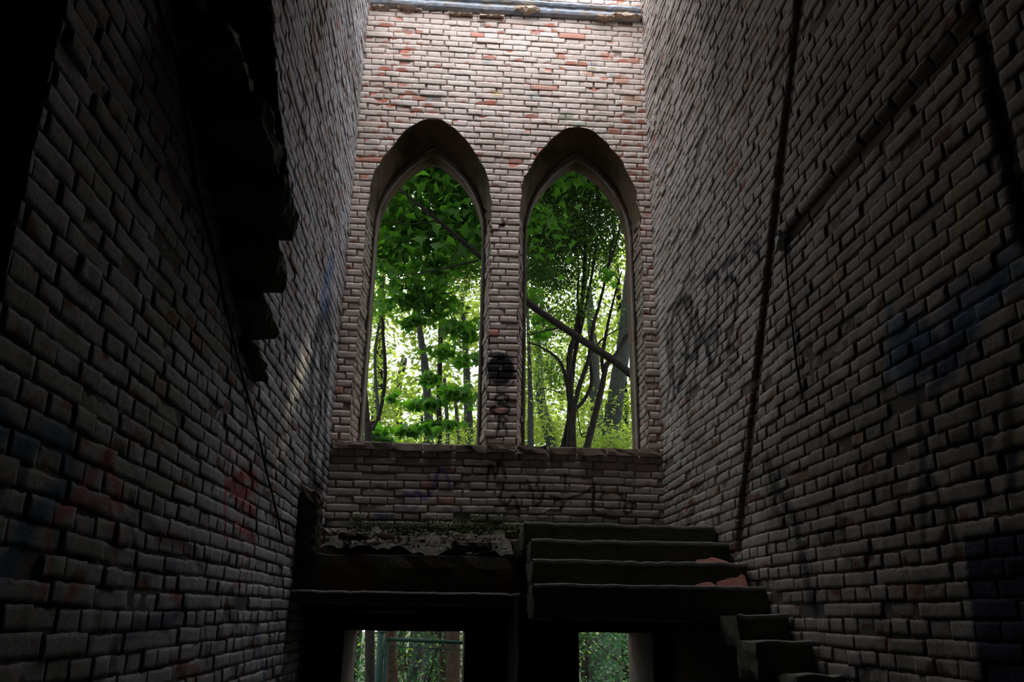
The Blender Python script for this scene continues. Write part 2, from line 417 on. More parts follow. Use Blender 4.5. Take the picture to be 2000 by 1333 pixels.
def paint_side(XW):
    def P(UVc, PA):
        def L(pp, wd, col, dens=1., soft=.5, n=6):
            nonlocal PA
            q = [onX(x, y, XW) for x, y in pp]; q = curve([(a[1], a[2]) for a in q], n) if len(q) > 2 else [(a[1], a[2]) for a in q]
            PA = stroke(UVc, PA, q, wd * (1.3 if XW > 0 else 1.15) * (2.0 if XW < 0 and pp[0][0] > 600 else 1), col, dens, soft)
        def blot(px, py, ru, rv, col, dens, seed=5):
            nonlocal PA
            q = onX(px, py, XW); d = np.sqrt(((UVc[:, 0] - q[1]) / ru) ** 2 + ((UVc[:, 1] - q[2]) / rv) ** 2) + (vnoise(UVc, seed, 6) - .5) * 1.1
            PA = comp(PA, np.array(col), np.clip((1 - d) / .45, 0, 1) * dens)
        if XW > 0:
            L([(1318, 770), (1312, 700), (1314, 620), (1328, 590), (1345, 585), (1352, 610), (1345, 660), (1338, 720), (1325, 760)], .07, BLACK, .9)
            L([(1325, 612), (1335, 660), (1350, 700), (1372, 640), (1380, 600)], .045, BLACK, .85)
            L([(1360, 612), (1368, 650), (1385, 690), (1392, 720)], .05, BLACK, .85); L([(1336, 590), (1352, 640), (1362, 690), (1356, 740)], .05, BLACK, .8)
            L([(1378, 550), (1398, 535), (1402, 600), (1400, 680), (1394, 710)], .055, BLACK, .9)
            L([(1385, 730), (1386, 700), (1380, 672), (1398, 650)], .055, BLACK, .85); L([(1330, 690), (1352, 700), (1376, 655), (1396, 630)], .035, BLACK, .8)
            L([(1302, 650), (1305, 690), (1308, 730)], .08, BLACK, .8)
            L([(1410, 525), (1425, 512), (1436, 500)], .06, BLACK, .85); L([(1418, 548), (1430, 542), (1440, 560), (1438, 600), (1430, 640), (1424, 672)], .045, BLACK, .9)
            L([(1418, 548), (1420, 590), (1420, 620)], .035, BLACK, .75); L([(1440, 560), (1446, 530), (1450, 505)], .03, BLACK, .6)
            L([(1452, 508), (1456, 485), (1468, 473), (1480, 480), (1482, 492), (1470, 490)], .035, BLACK, .9)
            L([(1424, 672), (1420, 690), (1436, 682), (1440, 700), (1420, 705)], .03, BLACK, .8); L([(1415, 740), (1432, 712), (1444, 716)], .028, BLACK, .6)
            L([(1345, 790), (1340, 770), (1352, 745)], .045, BLACK, .7); L([(1310, 740), (1304, 780), (1298, 810)], .05, BLACK, .75)
            L([(1340, 800), (1346, 830)], .05, BLACK, .6); L([(1430, 655), (1445, 665), (1440, 690)], .02, (.12, .06, .04), .6)
            # blue spray cloud
            blot(1820, 690, .33, .17, DBLUE, .85, 5); blot(1770, 690, .20, .2, BLUE, .7, 6); blot(1870, 600, .34, .1, BLUE, .55, 8); blot(1960, 520, .22, .1, BLUE, .5, 9)
            L([(1735, 600), (1738, 660), (1735, 740)], .04, BLUE, .55); L([(1850, 640), (1860, 700), (1815, 770)], .05, DBLUE, .7); L([(1900, 640), (1925, 600), (1945, 560)], .05, BLUE, .5)
            L([(1790, 780), (1800, 870), (1802, 960), (1805, 1060)], .045, BLACK, .8); L([(1815, 930), (1840, 980), (1865, 1060)], .035, BLACK, .8)
            L([(1965, 720), (1975, 860), (1972, 960)], .045, BLACK, .75); L([(1905, 800), (1915, 900), (1920, 950)], .035, BLACK, .5); L([(1870, 860), (1900, 850), (1930, 862)], .05, BLACK, .6)
            L([(1500, 900), (1520, 960), (1550, 1010), (1560, 1060), (1580, 1150), (1590, 1190)], .075, BLACK, .8); L([(1520, 930), (1505, 970), (1530, 1020)], .06, BLACK, .7)
            L([(1640, 1010), (1648, 1050)], .05, BLACK, .7); blot(1650, 1015, .06, .03, (.22, .03, .015), .85, 4); L([(1740, 960), (1750, 990)], .04, (.2, .03, .015), .6)
            L([(1350, 1000), (1345, 1020)], .09, BLACK, .6)
            # dark blue panel painted low on the wall
            p = [onX(*q, XW) for q in ((1885, 1055), (2010, 1040), (2020, 1345), (1915, 1345))]; poly = [(a[1], a[2]) for a in p]
            poly = [poly[0], (poly[1][0] - .4, poly[1][1]), (poly[2][0] - .4, poly[2][1] - .2), (poly[3][0], poly[3][1] - .2)]
            q, dd = nearest_on(UVc, poly); ins = pip(UVc, poly)
            PA = comp(PA, np.array([.006, .014, .045]), np.where(ins, 1, np.clip(1 - dd / .03, 0, 1)) * .95)
            # yellow lichen drips
            for x0, y0, x1, y1 in ((1795, 0, 1806, 60), (1755, 110, 1762, 60), (1815, 90, 1818, 112), (1880, 130, 1878, 170), (1865, 370, 1870, 430), (1872, 440, 1880, 490), (1840, 230, 1838, 250), (1912, 400, 1925, 480), (1990, 850, 1996, 900)):
                L([(x0, y0), (x1, y1)], .022, (.34, .27, .08), .75)
        else:
            # black hatched scribble close to the corner, blue above it
            L([(640, 600), (622, 640), (612, 700), (608, 780), (606, 860), (606, 930), (615, 958)], .09, BLACK, .85)
            L([(638, 610), (648, 660), (640, 730), (636, 800), (634, 870), (630, 940), (618, 960)], .09, BLACK, .85)
            L([(628, 700), (624, 800), (618, 880), (616, 930)], .07, BLACK, .75); L([(632, 640), (628, 690), (640, 720)], .10, BLACK, .7); L([(630, 740), (626, 820)], .05, BLACK, .8)
            L([(646, 515), (638, 545), (630, 580), (634, 600)], .10, (.05, .12, .26), .6); L([(650, 520), (644, 560), (648, 600)], .08, (.05, .11, .22), .5)
            L([(560, 915), (552, 925), (560, 930)], .06, (.10, .17, .22), .7)
            # big blue arc and red letters at eye height
            L([(-10, 800), (20, 850), (50, 880), (70, 860), (95, 848), (120, 860), (135, 900), (125, 950), (95, 980), (50, 1040), (20, 1110)], .075, BLUE, .75)
            L([(40, 880), (48, 910), (45, 930)], .05, DBLUE, .7); blot(40, 1060, .10, .14, BLUE, .45, 3)
            L([(110, 1010), (150, 970), (175, 945), (195, 905), (215, 880)], .045, REDP, .6); L([(205, 895), (225, 940), (240, 985)], .05, REDP, .7); L([(135, 1000), (165, 985), (235, 975)], .03, REDP, .5)
            L([(215, 980), (225, 1040), (230, 1100)], .03, REDP, .6); L([(100, 1030), (95, 1090), (80, 1180)], .035, REDP, .5); L([(125, 1180), (140, 1150), (165, 1130)], .045, (.22, .05, .02), .7)
            L([(440, 1050), (442, 960), (450, 880)], .05, REDP, .8); L([(448, 950), (475, 925), (495, 935), (490, 960), (460, 965), (495, 1000)], .06, REDP, .8); L([(498, 925), (500, 1000)], .03, REDP, .7)
            L([(460, 1020), (500, 1055)], .05, REDP, .7); L([(490, 1080), (480, 1140)], .05, REDP, .5); L([(310, 1050), (350, 1055), (365, 1080)], .035, REDP, .55); L([(335, 1160), (352, 1170), (345, 1190)], .04, REDP, .6)
            L([(270, 1110), (300, 1115), (340, 1105)], .05, VIOLET, .5); L([(250, 1020), (262, 1060)], .04, DBLUE, .7); L([(360, 1180), (330, 1210), (240, 1240), (225, 1290)], .06, DBLUE, .7)
            L([(255, 970), (290, 1020), (330, 1060), (380, 1075), (400, 1120)], .04, BLACK, .6); L([(430, 1240), (450, 1150), (465, 1220), (440, 1190), (475, 1190)], .035, BLACK, .7)
            L([(400, 1220), (405, 1300)], .03, BLACK, .6); L([(500, 1230), (510, 1290), (520, 1330)], .06, BLUE, .6); L([(190, 1190), (185, 1250)], .04, BLACK, .5); L([(470, 1220), (480, 1300)], .025, BLACK, .6)
            L([(330, 1290), (390, 1310)], .03, REDP, .5); L([(250, 820), (262, 870)], .04, (.16, .05, .03), .5)
        # damp darkens and reddens the masonry in irregular patches
        n = vnoise(UVc, 33 if XW > 0 else 34, 1.1); n2 = vnoise(UVc, 35, 7)
        PA = comp(PA, np.array([.085, .07, .045]), np.clip((n + .35 * n2 - .78) / .25, 0, 1) * .45)
        return PA
    return P

# ---- window wall
def arch(cx, hw, z0, zs, za, n=10, tr=lambda x: x):
    """pointed arch outline (counterclockwise): z0 foot, zs springing, za apex"""
    H = za - zs; R = (hw * hw + H * H) / (2 * hw)
    pts = [(cx - hw, z0), (cx + hw, z0)]
    a1 = math.atan2(H, R - hw)
    for i in range(n + 1):
        a = a1 * i / n; pts.append((cx + hw - R + R * math.cos(a), zs + R * math.sin(a)))
    for i in range(n - 1, -1, -1):
        a = a1 * i / n; pts.append((cx - hw + R - R * math.cos(a), zs + R * math.sin(a)))
    return pts
WIN = [dict(cf=-.372, hf=.683, ci=-.375, hi=.600, zs=4.22, zaf=5.42, zsi=4.12, zai=5.13, n='window_1'),
       dict(cf=1.290, hf=.680, ci=1.330, hi=.598, zs=4.22, zaf=5.42, zsi=4.12, zai=5.16, n='window_2')]
SILL = 1.60
r_ = np.random.default_rng(3)
front_holes = []
for W in WIN:
    p = arch(W['cf'], W['hf'], SILL, W['zs'], W['zaf'], 14)
    p = [(x, min(z, 5.335 - .05 * abs(x - W['cf']))) for x, z in p]
    # toothed, ragged brick edge
    q = []
    for i, (a, b) in enumerate(zip(p, p[1:] + p[:1])):
        L = math.dist(a, b); k = max(1, int(L / .07))
        for j in range(k):
            t = j / k; x = a[0] + (b[0] - a[0]) * t; z = a[1] + (b[1] - a[1]) * t
            if z > SILL + .05:
                d = r_.uniform(-.022, .014); x += d * (1 if x > W['cf'] else -1)
                if z > W['zs']: z += r_.uniform(-.015, .02)
            q.append((x, z))
    W['front'] = q; front_holes.append(q)
WALL_TOP = 10.6; SIDE_TOP = 7.35  # window wall raised out of view to block direct sun
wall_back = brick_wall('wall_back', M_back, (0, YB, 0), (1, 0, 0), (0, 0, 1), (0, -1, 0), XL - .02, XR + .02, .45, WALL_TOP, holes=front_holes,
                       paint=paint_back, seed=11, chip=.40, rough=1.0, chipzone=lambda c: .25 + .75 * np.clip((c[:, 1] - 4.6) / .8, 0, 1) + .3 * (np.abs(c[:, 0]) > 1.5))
def strip(name, A, B, mat, parent=None, seed=0, amp=.006, sub=4, kind=None, smooth=True, skip=None):
    """surface between two matching 3D outlines, subdivided and roughened"""
    A = np.array(A, float); B = np.array(B, float); n = len(A); r = np.random.default_rng(seed)
    V, Fc = [], []
    for s in range(sub + 1):
        t = s / sub; row = A * (1 - t) + B * t
        if 0 < s < sub: row = row + r.normal(0, amp, row.shape)
        V.append(row)
    V = np.concatenate(V)
    for s in range(sub):
        for i in range(n - 1):
            if skip and skip(A[i], A[i + 1]): continue
            a = s * n + i; Fc.append((a, a + 1, a + n + 1, a + n))
    o = mesh_obj(name, V, Fc, mat, parent, smooth)
    if kind: o['kind'] = kind
    return o
def resample(p, step):
    q = []
    for a, b in zip(p[:-1], p[1:]):
        k = max(1, int(math.dist(a, b) / step))
        for j in range(k): q.append(tuple(a[m] + (b[m] - a[m]) * j / k for m in range(2)))
    q.append(p[-1]); return q
Y1, Y2 = 8.40, 8.62
for wi, W in enumerate(WIN):
    # outline from right foot over the apex to left foot
    n = 40
    def open_arch(c, h, zs, za): return arch(c, h, SILL, zs, za, 20)[1:] + [(c - h, SILL)]
    pf = [(x, min(z, 5.335 - .05 * abs(x - W['cf']))) for x, z in open_arch(W['cf'], W['hf'], W['zs'], W['zaf'])]; pm = open_arch(W['ci'], W['hi'] + .035, W['zsi'], W['zai'] + .085); pi = open_arch(W['ci'], W['hi'], W['zsi'], W['zai'])
    root = bpy.data.objects.new(W['n'], None); link(root); root['kind'] = 'structure'; root.empty_display_size = .1
    A3 = lambda p, y: [(x, y, z) for x, z in p]
    pf_a = [q for q in pf if q[1] >= 3.9]; 
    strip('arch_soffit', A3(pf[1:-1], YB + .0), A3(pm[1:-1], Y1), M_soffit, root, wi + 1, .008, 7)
    # brick jambs (splayed) below the springing
    for sgn, nm in ((-1, 'jamb'), (1, 'jamb')):
        a = np.array([W['cf'] + sgn * W['hf'], YB + .004, 0]); b = np.array([W['ci'] + sgn * (W['hi'] + .035), Y1, 0])
        d = (b - a); L = np.linalg.norm(d); d /= L; nn = np.array([-sgn * d[1], sgn * d[0], 0])
        if nn[0] * sgn > 0: nn = -nn
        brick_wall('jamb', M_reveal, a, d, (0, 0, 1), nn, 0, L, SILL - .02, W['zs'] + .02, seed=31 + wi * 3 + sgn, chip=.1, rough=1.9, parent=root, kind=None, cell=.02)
    # carved stone inner frame
    fr = []
    prof = [(.035, 0), (.02, -.02), (.0, -.015), (-.004, .02), (.010, .03), (.0, .05)]
    rows = []
    for (o_, dy) in prof:
        pp = open_arch(W['ci'], W['hi'] + o_, W['zsi'], W['zai'] + o_ * 2.2); rows.append(A3(pp, Y1 + dy))
    V = np.concatenate([np.array(r) for r in rows]); n = len(rows[0]); Fc = []
    for s in range(len(rows) - 1):
        for i in range(n - 1): a = s * n + i; Fc.append((a, a + 1, a + n + 1, a + n))
    V = V + np.random.default_rng(wi).normal(0, .002, V.shape)
    mesh_obj('stone_frame', V, Fc, M_frame, root)
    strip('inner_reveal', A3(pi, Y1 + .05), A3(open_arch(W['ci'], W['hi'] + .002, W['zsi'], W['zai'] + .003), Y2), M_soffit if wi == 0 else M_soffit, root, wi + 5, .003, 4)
# sill ledge, running under both windows: worn rowlock bricks
def rough_box(x0, x1, y0, y1, z0, z1, amp=.008, step=.08, seed=0, rot=0.0):
    """box with a regular grid on all six faces, worn by noise; returns V, F"""
    bm = bmesh.new()
    bmesh.ops.create_cube(bm, size=1)
    for v in bm.verts:
        v.co = Vector((x0 + (v.co.x + .5) * (x1 - x0), y0 + (v.co.y + .5) * (y1 - y0), z0 + (v.co.z + .5) * (z1 - z0)))
    for ax, L in ((0, x1 - x0), (1, y1 - y0), (2, z1 - z0)):
        k = int(L / step)
        for i in range(1, k + 1):
            c = [x0, y0, z0][ax] + L * i / (k + 1); co = Vector((0, 0, 0)); co[ax] = c; no = Vector((0, 0, 0)); no[ax] = 1
            bmesh.ops.bisect_plane(bm, geom=bm.verts[:] + bm.edges[:] + bm.faces[:], plane_co=co, plane_no=no)
    r = random.Random(seed)
    c = Vector(((x0 + x1) / 2, (y0 + y1) / 2, (z0 + z1) / 2))
    for v in bm.verts:
        k = sum((abs(v.co[i] - lo) < 1e-5 or abs(v.co[i] - hi) < 1e-5) for i, (lo, hi) in enumerate(((x0, x1), (y0, y1), (z0, z1))))
        d = Vector((r.gauss(0, amp), r.gauss(0, amp), r.gauss(0, amp)))
        if k >= 2:
            for i, (lo, hi) in enumerate(((x0, x1), (y0, y1), (z0, z1))):
                if abs(v.co[i] - lo) < 1e-5: v.co[i] += amp * r.uniform(.3, 1.6)
                elif abs(v.co[i] - hi) < 1e-5: v.co[i] -= amp * r.uniform(.3, 1.6)
        v.co += d * .6
    if rot:
        bmesh.ops.rotate(bm, cent=c, matrix=Matrix.Rotation(rot, 3, 'Z'), verts=bm.verts)
    bm.verts.ensure_lookup_table(); V = [tuple(v.co) for v in bm.verts]; idx = {v: i for i, v in enumerate(bm.verts)}
    Fc = [[idx[v] for v in f.verts] for f in bm.faces]; bm.free()
    return np.array(V), Fc
def join(parts):
    V, Fc, b = [], [], 0
    for v, f in parts:
        V.append(v); Fc += [[i + b for i in ff] for ff in f]; b += len(v)
    return np.concatenate(V), Fc
parts = []; x = XL + .02; k = 0
while x < XR - .05:
    wd = min(.32 * random.uniform(.9, 1.08), XR - x)
    parts.append(rough_box(x, x + wd - .012, YB - .035 + random.uniform(-.01, .01), Y2, SILL - .085, SILL + random.uniform(-.012, .006), .006, .08, k)); x += wd; k += 1
V, Fc = join(parts)
o = mesh_obj('trim_1', V, Fc, M_silL); o['kind'] = 'structure'

# outer face and thickness of the window wall: outside skin with the same openings
def grid_wall(name, mat, origin, U, Vv, N, u0, u1, v0, v1, holes, step=.12, amp=.01, seed=0, kind='structure'):
    origin, U, Vv, N = (np.array(a, float) for a in (origin, U, Vv, N))
    mu = np.linspace(u0, u1, int((u1 - u0) / step) + 2); mv = np.linspace(v0, v1, int((v1 - v0) / step) + 2)
    for h_ in holes:
        if len(h_) == 4:
            for c in (h_[0][0], h_[1][0]): mu = np.append(mu[np.abs(mu - c) > step * .45], c)
            for c in (h_[2][1],): mv = np.append(mv[np.abs(mv - c) > step * .45], c)
    mu.sort(); mv.sort()
    holes = [[(a[0] + (1e-4 if k in (0, 3) else -1e-4) * (len(h_) == 4) * -1, a[1] + (1e-4 if k > 1 else 0) * (len(h_) == 4)) for k, a in enumerate(h_)] for h_ in holes]
    GU, GV = np.meshgrid(mu, mv, indexing='ij'); P2 = np.stack([GU.ravel(), GV.ravel()], 1); P0 = P2.copy(); inh = np.zeros(len(P2), bool)
    for poly in holes:
        ii = pip(P2, poly)
        if ii.any(): P2[ii] = nearest_on(P2[ii], poly)[0]; inh |= ii
    h = (vnoise(P2, seed, 5) - .5) * amp * 2
    X = origin + P2[:, :1] * U + P2[:, 1:] * Vv + h[:, None] * N
    n2 = len(mv); Fc = []
    for i in range(len(mu) - 1):
        for j in range(len(mv) - 1):
            f = (i * n2 + j, (i + 1) * n2 + j, (i + 1) * n2 + j + 1, i * n2 + j + 1)
            cc = P0[list(f)].mean(0)
            if not inh[list(f)].all() and not any(len(h_) == 4 and h_[0][0] < cc[0] < h_[1][0] and cc[1] < h_[2][1] for h_ in holes): Fc.append(f)
    o = mesh_obj(name, X, Fc, mat, None, True)
    if kind: o['kind'] = kind
    return o
OUT = 8.64
ih = [arch(W['ci'], W['hi'] + .004, SILL - .08, W['zsi'], W['zai'] + .004, 14) for W in WIN]
low = [[(-.905, -2.1), (.148, -2.1), (.148, -.150), (-.905, -.150)], [(1.158, -2.1), (1.822, -2.1), (1.822, -.142), (1.158, -.142)]]
grid_wall('wall_outside', M_loose, (0, OUT, 0), (1, 0, 0), (0, 0, 1), (0, 1, 0), XL - .5, XR + .5, -2.05, WALL_TOP, ih + low, .06, .004, 5)
# head of the upper wall and the two bands that close it
V, Fc = rough_box(XL - .5, XR + .5, YB + .02, OUT + .02, WALL_TOP, WALL_TOP + .12, .01, .3, 3)
o = mesh_obj('trim_2', V, Fc, M_ledge); o['kind'] = 'structure'

# ---- side walls
def gline(p, q, wdt, soft=.03):
    p, q = np.array(p), np.array(q)
    def fn(P):
        e = q - p; s = np.clip(((P - p) @ e) / (e @ e), 0, 1)[:, None]
        d = np.sqrt(((P - p - s * e) ** 2).sum(1))
        return np.clip((wdt / 2 - d) / soft + .5, 0, 1)
    return fn
g1 = gline((3.70, 4.35), (5.95, .50), .135, .02)
g2 = gline((4.60, 2.33), (2.62, 2.37), .11, .02)
g3 = gline((2.60, 2.45), (2.575, 1.35), .07, .03)
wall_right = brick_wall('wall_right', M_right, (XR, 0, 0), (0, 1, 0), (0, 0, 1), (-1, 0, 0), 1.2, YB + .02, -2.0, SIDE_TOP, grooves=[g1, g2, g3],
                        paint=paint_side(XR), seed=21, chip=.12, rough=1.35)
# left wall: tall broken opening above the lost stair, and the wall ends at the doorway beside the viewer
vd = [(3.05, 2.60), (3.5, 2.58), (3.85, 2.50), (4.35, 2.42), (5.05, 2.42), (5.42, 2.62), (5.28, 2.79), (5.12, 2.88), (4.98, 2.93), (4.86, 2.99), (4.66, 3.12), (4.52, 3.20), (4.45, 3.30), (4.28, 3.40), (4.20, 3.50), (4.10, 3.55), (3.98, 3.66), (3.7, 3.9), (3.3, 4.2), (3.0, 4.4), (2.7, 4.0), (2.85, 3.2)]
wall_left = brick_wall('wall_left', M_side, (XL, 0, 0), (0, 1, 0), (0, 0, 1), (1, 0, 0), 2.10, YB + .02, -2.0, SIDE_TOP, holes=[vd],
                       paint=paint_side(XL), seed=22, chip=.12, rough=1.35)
def slab(name, x0, x1, y0, y1, z0, z1, mat, seed=0, step=.4, amp=.004):
    V, Fc = rough_box(x0, x1, y0, y1, z0, z1, amp, step, seed); o = mesh_obj(name, V, Fc, mat); o['kind'] = 'structure'; return o
# dark void behind the opening
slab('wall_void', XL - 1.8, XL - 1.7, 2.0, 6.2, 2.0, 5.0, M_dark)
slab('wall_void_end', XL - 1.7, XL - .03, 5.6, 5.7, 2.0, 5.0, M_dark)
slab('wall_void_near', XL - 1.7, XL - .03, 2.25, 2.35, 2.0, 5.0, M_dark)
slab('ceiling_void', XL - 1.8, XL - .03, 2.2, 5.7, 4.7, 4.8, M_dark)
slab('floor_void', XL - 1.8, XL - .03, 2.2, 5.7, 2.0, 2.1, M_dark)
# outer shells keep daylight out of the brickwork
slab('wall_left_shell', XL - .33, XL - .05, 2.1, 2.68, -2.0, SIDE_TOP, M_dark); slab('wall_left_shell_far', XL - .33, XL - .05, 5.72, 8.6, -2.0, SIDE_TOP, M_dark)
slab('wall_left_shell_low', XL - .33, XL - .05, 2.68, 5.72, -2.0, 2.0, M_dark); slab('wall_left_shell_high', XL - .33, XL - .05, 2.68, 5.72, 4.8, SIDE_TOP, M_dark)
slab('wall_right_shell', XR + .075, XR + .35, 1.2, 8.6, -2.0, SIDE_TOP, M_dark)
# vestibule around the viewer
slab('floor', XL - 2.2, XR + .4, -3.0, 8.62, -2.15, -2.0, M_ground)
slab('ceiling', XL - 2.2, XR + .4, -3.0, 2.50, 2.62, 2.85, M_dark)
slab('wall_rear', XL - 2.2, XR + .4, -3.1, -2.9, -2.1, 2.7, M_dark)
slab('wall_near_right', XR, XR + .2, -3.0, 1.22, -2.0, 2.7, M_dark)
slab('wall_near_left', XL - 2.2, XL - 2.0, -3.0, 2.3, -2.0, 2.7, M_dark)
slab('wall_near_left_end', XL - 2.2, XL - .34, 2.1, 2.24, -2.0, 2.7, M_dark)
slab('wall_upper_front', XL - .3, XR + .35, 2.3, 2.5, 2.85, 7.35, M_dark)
slab('roof_unseen', XL - .3, XR + .35, 2.3, 6.35, 7.36, 7.5, M_dark)  # unseen roof, its reach set to keep daylight off the lower walls

# ---- cornice of pale moulded stone across the window wall
prof = [(.0, 6.862), (.030, 6.866), (.055, 6.885), (.066, 6.915), (.060, 6.945), (.040, 6.965), (.034, 6.985), (.060, 6.998), (.072, 7.02), (.066, 7.045), (.03, 7.06), (0, 7.06)]
xs = np.linspace(XL + .03, XR - .02, 60); V, Fc = [], []
rr = np.random.default_rng(2)
for x in xs:
    j = rr.normal(0, .003)
    for d, z in prof: V.append((x, YB - d + j + rr.normal(0, .0015), z + rr.normal(0, .002)))
n = len(prof)
for i in range(len(xs) - 1):
    for k in range(n - 1):
        a = i * n + k; Fc.append((a, a + n, a + n + 1, a + 1))
o = mesh_obj('trim_3', V, Fc, M_ledge); o['kind'] = 'structure'
def lump(name, cx, cz, w_, h_, d, mat, seed, parent=None, y=YB):
    V, Fc = rough_box(cx - w_ / 2, cx + w_ / 2, y - d, y + .02, cz - h_ / 2, cz + h_ / 2, .012, .035, seed)
    V[:, 2] += -.25 * np.abs(V[:, 0] - cx) * np.sign(V[:, 2] - cz) * .6
    return mesh_obj(name, V, Fc, mat, parent)
for i, (px, py, w_, h_) in enumerate(((1028, 25, .30, .10), (1222, 38, .38, .09), (1180, 40, .25, .05), (800, 19, .30, .045), (745, 16, .22, .04), (900, 30, .3, .03), (960, 34, .3, .035))):
    q = at(px, py, YB); o = lump('render_patch', q[0], q[2], w_, h_, .095 if i < 3 else .05, M_crust, i, wall_back)

# ---- lower structure: landing, rear wall with two square openings
for nm, poly in (('a', low[0]), ('b', low[1])):
    pass
grid_wall('wall_lower', M_mass, (0, 7.62, 0), (1, 0, 0), (0, 0, 1), (0, -1, 0), XL, XR, -2.0, .62, [[(a, b) for a, b in low[0]], [(a, b) for a, b in low[1]]], .05, .008, 9)
for i, poly in enumerate(low):
    x0, x1, zt = poly[0][0], poly[1][0], poly[2][1]
    root = bpy.data.objects.new('door_%d' % (i + 1), None); link(root); root['kind'] = 'structure'; root.empty_display_size = .1
    path = resample([(x1, -2.0), (x1, zt), (x0, zt), (x0, -2.0)], .08)
    strip('reveal', [(x, 7.6, z) for x, z in path], [(x, OUT + .01, z) for x, z in path], M_mass, root, 41 + i, .006, 10)
stair = empty('stone_staircase', (1.3, 5.9, -.02), 'broken flight of dark mossy stone steps rising to the window landing on the right', 'staircase')
def step_part(name, x0, x1, y0, y1, z0, z1, seed, lab=None):
    V, Fc = rough_box(x0, x1, y0, y1, z0, z1, .007, .07, seed)
    o = mesh_obj(name, V, Fc, M_stone, stair)
    if lab: o['label'] = lab
    V2, F2 = [], []
    xs = np.linspace(x0 + .01, x1 - .01, max(6, int((x1 - x0) / .06))); r = np.random.default_rng(seed + 9)
    for x in xs:
        dz = r.normal(0, .004); dy = r.normal(0, .004)
        for a, b in ((-.004, -.022), (-.010, -.010), (-.006, .004), (.02, .010), (.09, .008)): V2.append((x, y0 + a + dy, z1 + b + dz))
    for i in range(len(xs) - 1):
        for k in range(4): a = i * 5 + k; F2.append((a, a + 5, a + 6, a + 1))
    mesh_obj('nosing_highlight', V2, F2, M_lit_edge, o)  # pale strip paints the light caught by the nosing
    return o
step_part('step', .53, XR - .005, 5.43, 5.80, -.03, .184, 1)
step_part('step', .555, XR - .005, 5.75, 6.12, .150, .354, 2)
step_part('step', .575, XR - .005, 6.09, 6.44, .320, .520, 3)
step_part('top_step', .545, XR - .005, 6.40, 6.75, .470, .672, 4)
step_part('broken_step', 1.745, XR - .005, 5.09, 5.45, -.17, .010, 5, 'broken stub of a step left in the right wall, upper')
step_part('broken_step', 1.735, XR - .005, 4.78, 5.12, -.34, -.130, 6, 'broken stub of a step left in the right wall, middle')
step_part('broken_step', 1.83, XR - .005, 4.47, 4.82, -.50, -.290, 7, 'broken stub of a step left in the right wall, lowest')
# landing slab and its supports
slab('floor_landing', XL, .57, 6.74, 7.98, .30, .42, M_mass, 4, .15)
slab('floor_landing_right', .57, XR, 6.76, 7.98, .45, .62, M_mass, 4, .15)
slab('wall_landing_front', XL, .56, 6.70, 6.85, .15, .44, M_mass, 6, .12, .008)
slab('trim_landing', XL, .56, 6.60, 7.2, .06, .148, M_mass, 7, .1, .006)
V2, F2 = [], []
xs = np.linspace(XL + .02, .55, 50); r = np.random.default_rng(12)
for x in xs:
    dz = r.normal(0, .003)
    for a, b in ((-.004, -.018), (-.008, -.006), (-.004, .005), (.03, .008)): V2.append((x, 6.60 + a, .148 + b + dz))
for i in range(len(xs) - 1):
    for k in range(3): a = i * 4 + k; F2.append((a, a + 4, a + 5, a + 1))
o = mesh_obj('trim_landing_highlight', V2, F2, M_lit_edge); o['kind'] = 'structure'  # light along the landing nosing, painted as a pale strip
slab('wall_pier', .50, .62, 6.2, 7.6, -2.0, .12, M_dark, 8, .2)
slab('wall_pier_right', 1.95, XR, 5.5, 7.6, -2.0, -.06, M_mass, 8, .2)
slab('ceiling_under_stair', .57, XR - .14, 5.85, 7.62, .0, .14, M_mass, 9, .3)
slab('ceiling_under_landing', XL, .56, 7.1, 7.62, .0, .14, M_mass, 9, .3)
# dark stump of wall in the left corner
V, Fc = rough_box(XL, -1.06, 6.62, 6.86, .40, .97, .010, .05, 21)
V[:, 2] += np.where(V[:, 2] > .8, -.45 * (V[:, 0] - XL), 0)
o = mesh_obj('wall_stump', V, Fc, M_mass); o['kind'] = 'structure'

# ---- broken stair stubs in the left wall
ls = empty('cantilevered_stair_remains', (XL, 3.9, 1.8), 'jagged dark row of broken stone stair stubs sticking out of the left wall', 'staircase')
tips = {-3: -1.12, -2: -.965, -1: -.885, 0: -.855, 1: -.955, 2: -1.06, 3: -1.15}
for k, xt in tips.items():
    Yf = 3.9 + .32 * k; z = 1.81 - .17 * k; r = random.Random(k + 50)
    # each stub: a wedge-shaped stone with a broken, tapering outer end
    V, Fc = rough_box(XL - .02, xt, Yf - .40, Yf, z, z + .25, .010, .05, k + 60)
    t = (V[:, 0] - XL) / (xt - XL); u = (V[:, 1] - (Yf - .40)) / .40; v = (V[:, 2] - z) / .25
    V[:, 0] -= np.clip(v - .25, 0, 1) * t * .10 * (1 if k > -3 else .3) + np.clip(.35 - u, 0, 1) * t * .05
    V[:, 0] += t * .02 * np.sin(V[:, 2] * 37 + k)
    V[:, 2] += (1 - u) * .10 * (v < .5)
    V[:, 2] -= t * u * (v > .6) * .05
    mesh_obj('step_stub', V, Fc, M_stone, ls)

# ---- loose things
def loose(name, px, py, Y, size, rz, mat, label, cat, group=None, tilt=0):
    q = at(px, py, Y); a, b, c = size
    V, Fc = rough_box(-a / 2, a / 2, -b / 2, b / 2, 0, c, .006, .04, int(px))
    Rm = np.array(Matrix.Rotation(rz, 3, 'Z') @ Matrix.Rotation(tilt, 3, 'Y')); V = V @ Rm.T
    o = mesh_obj(name, V, Fc, mat); o.location = q; return props(o, label, cat, group)
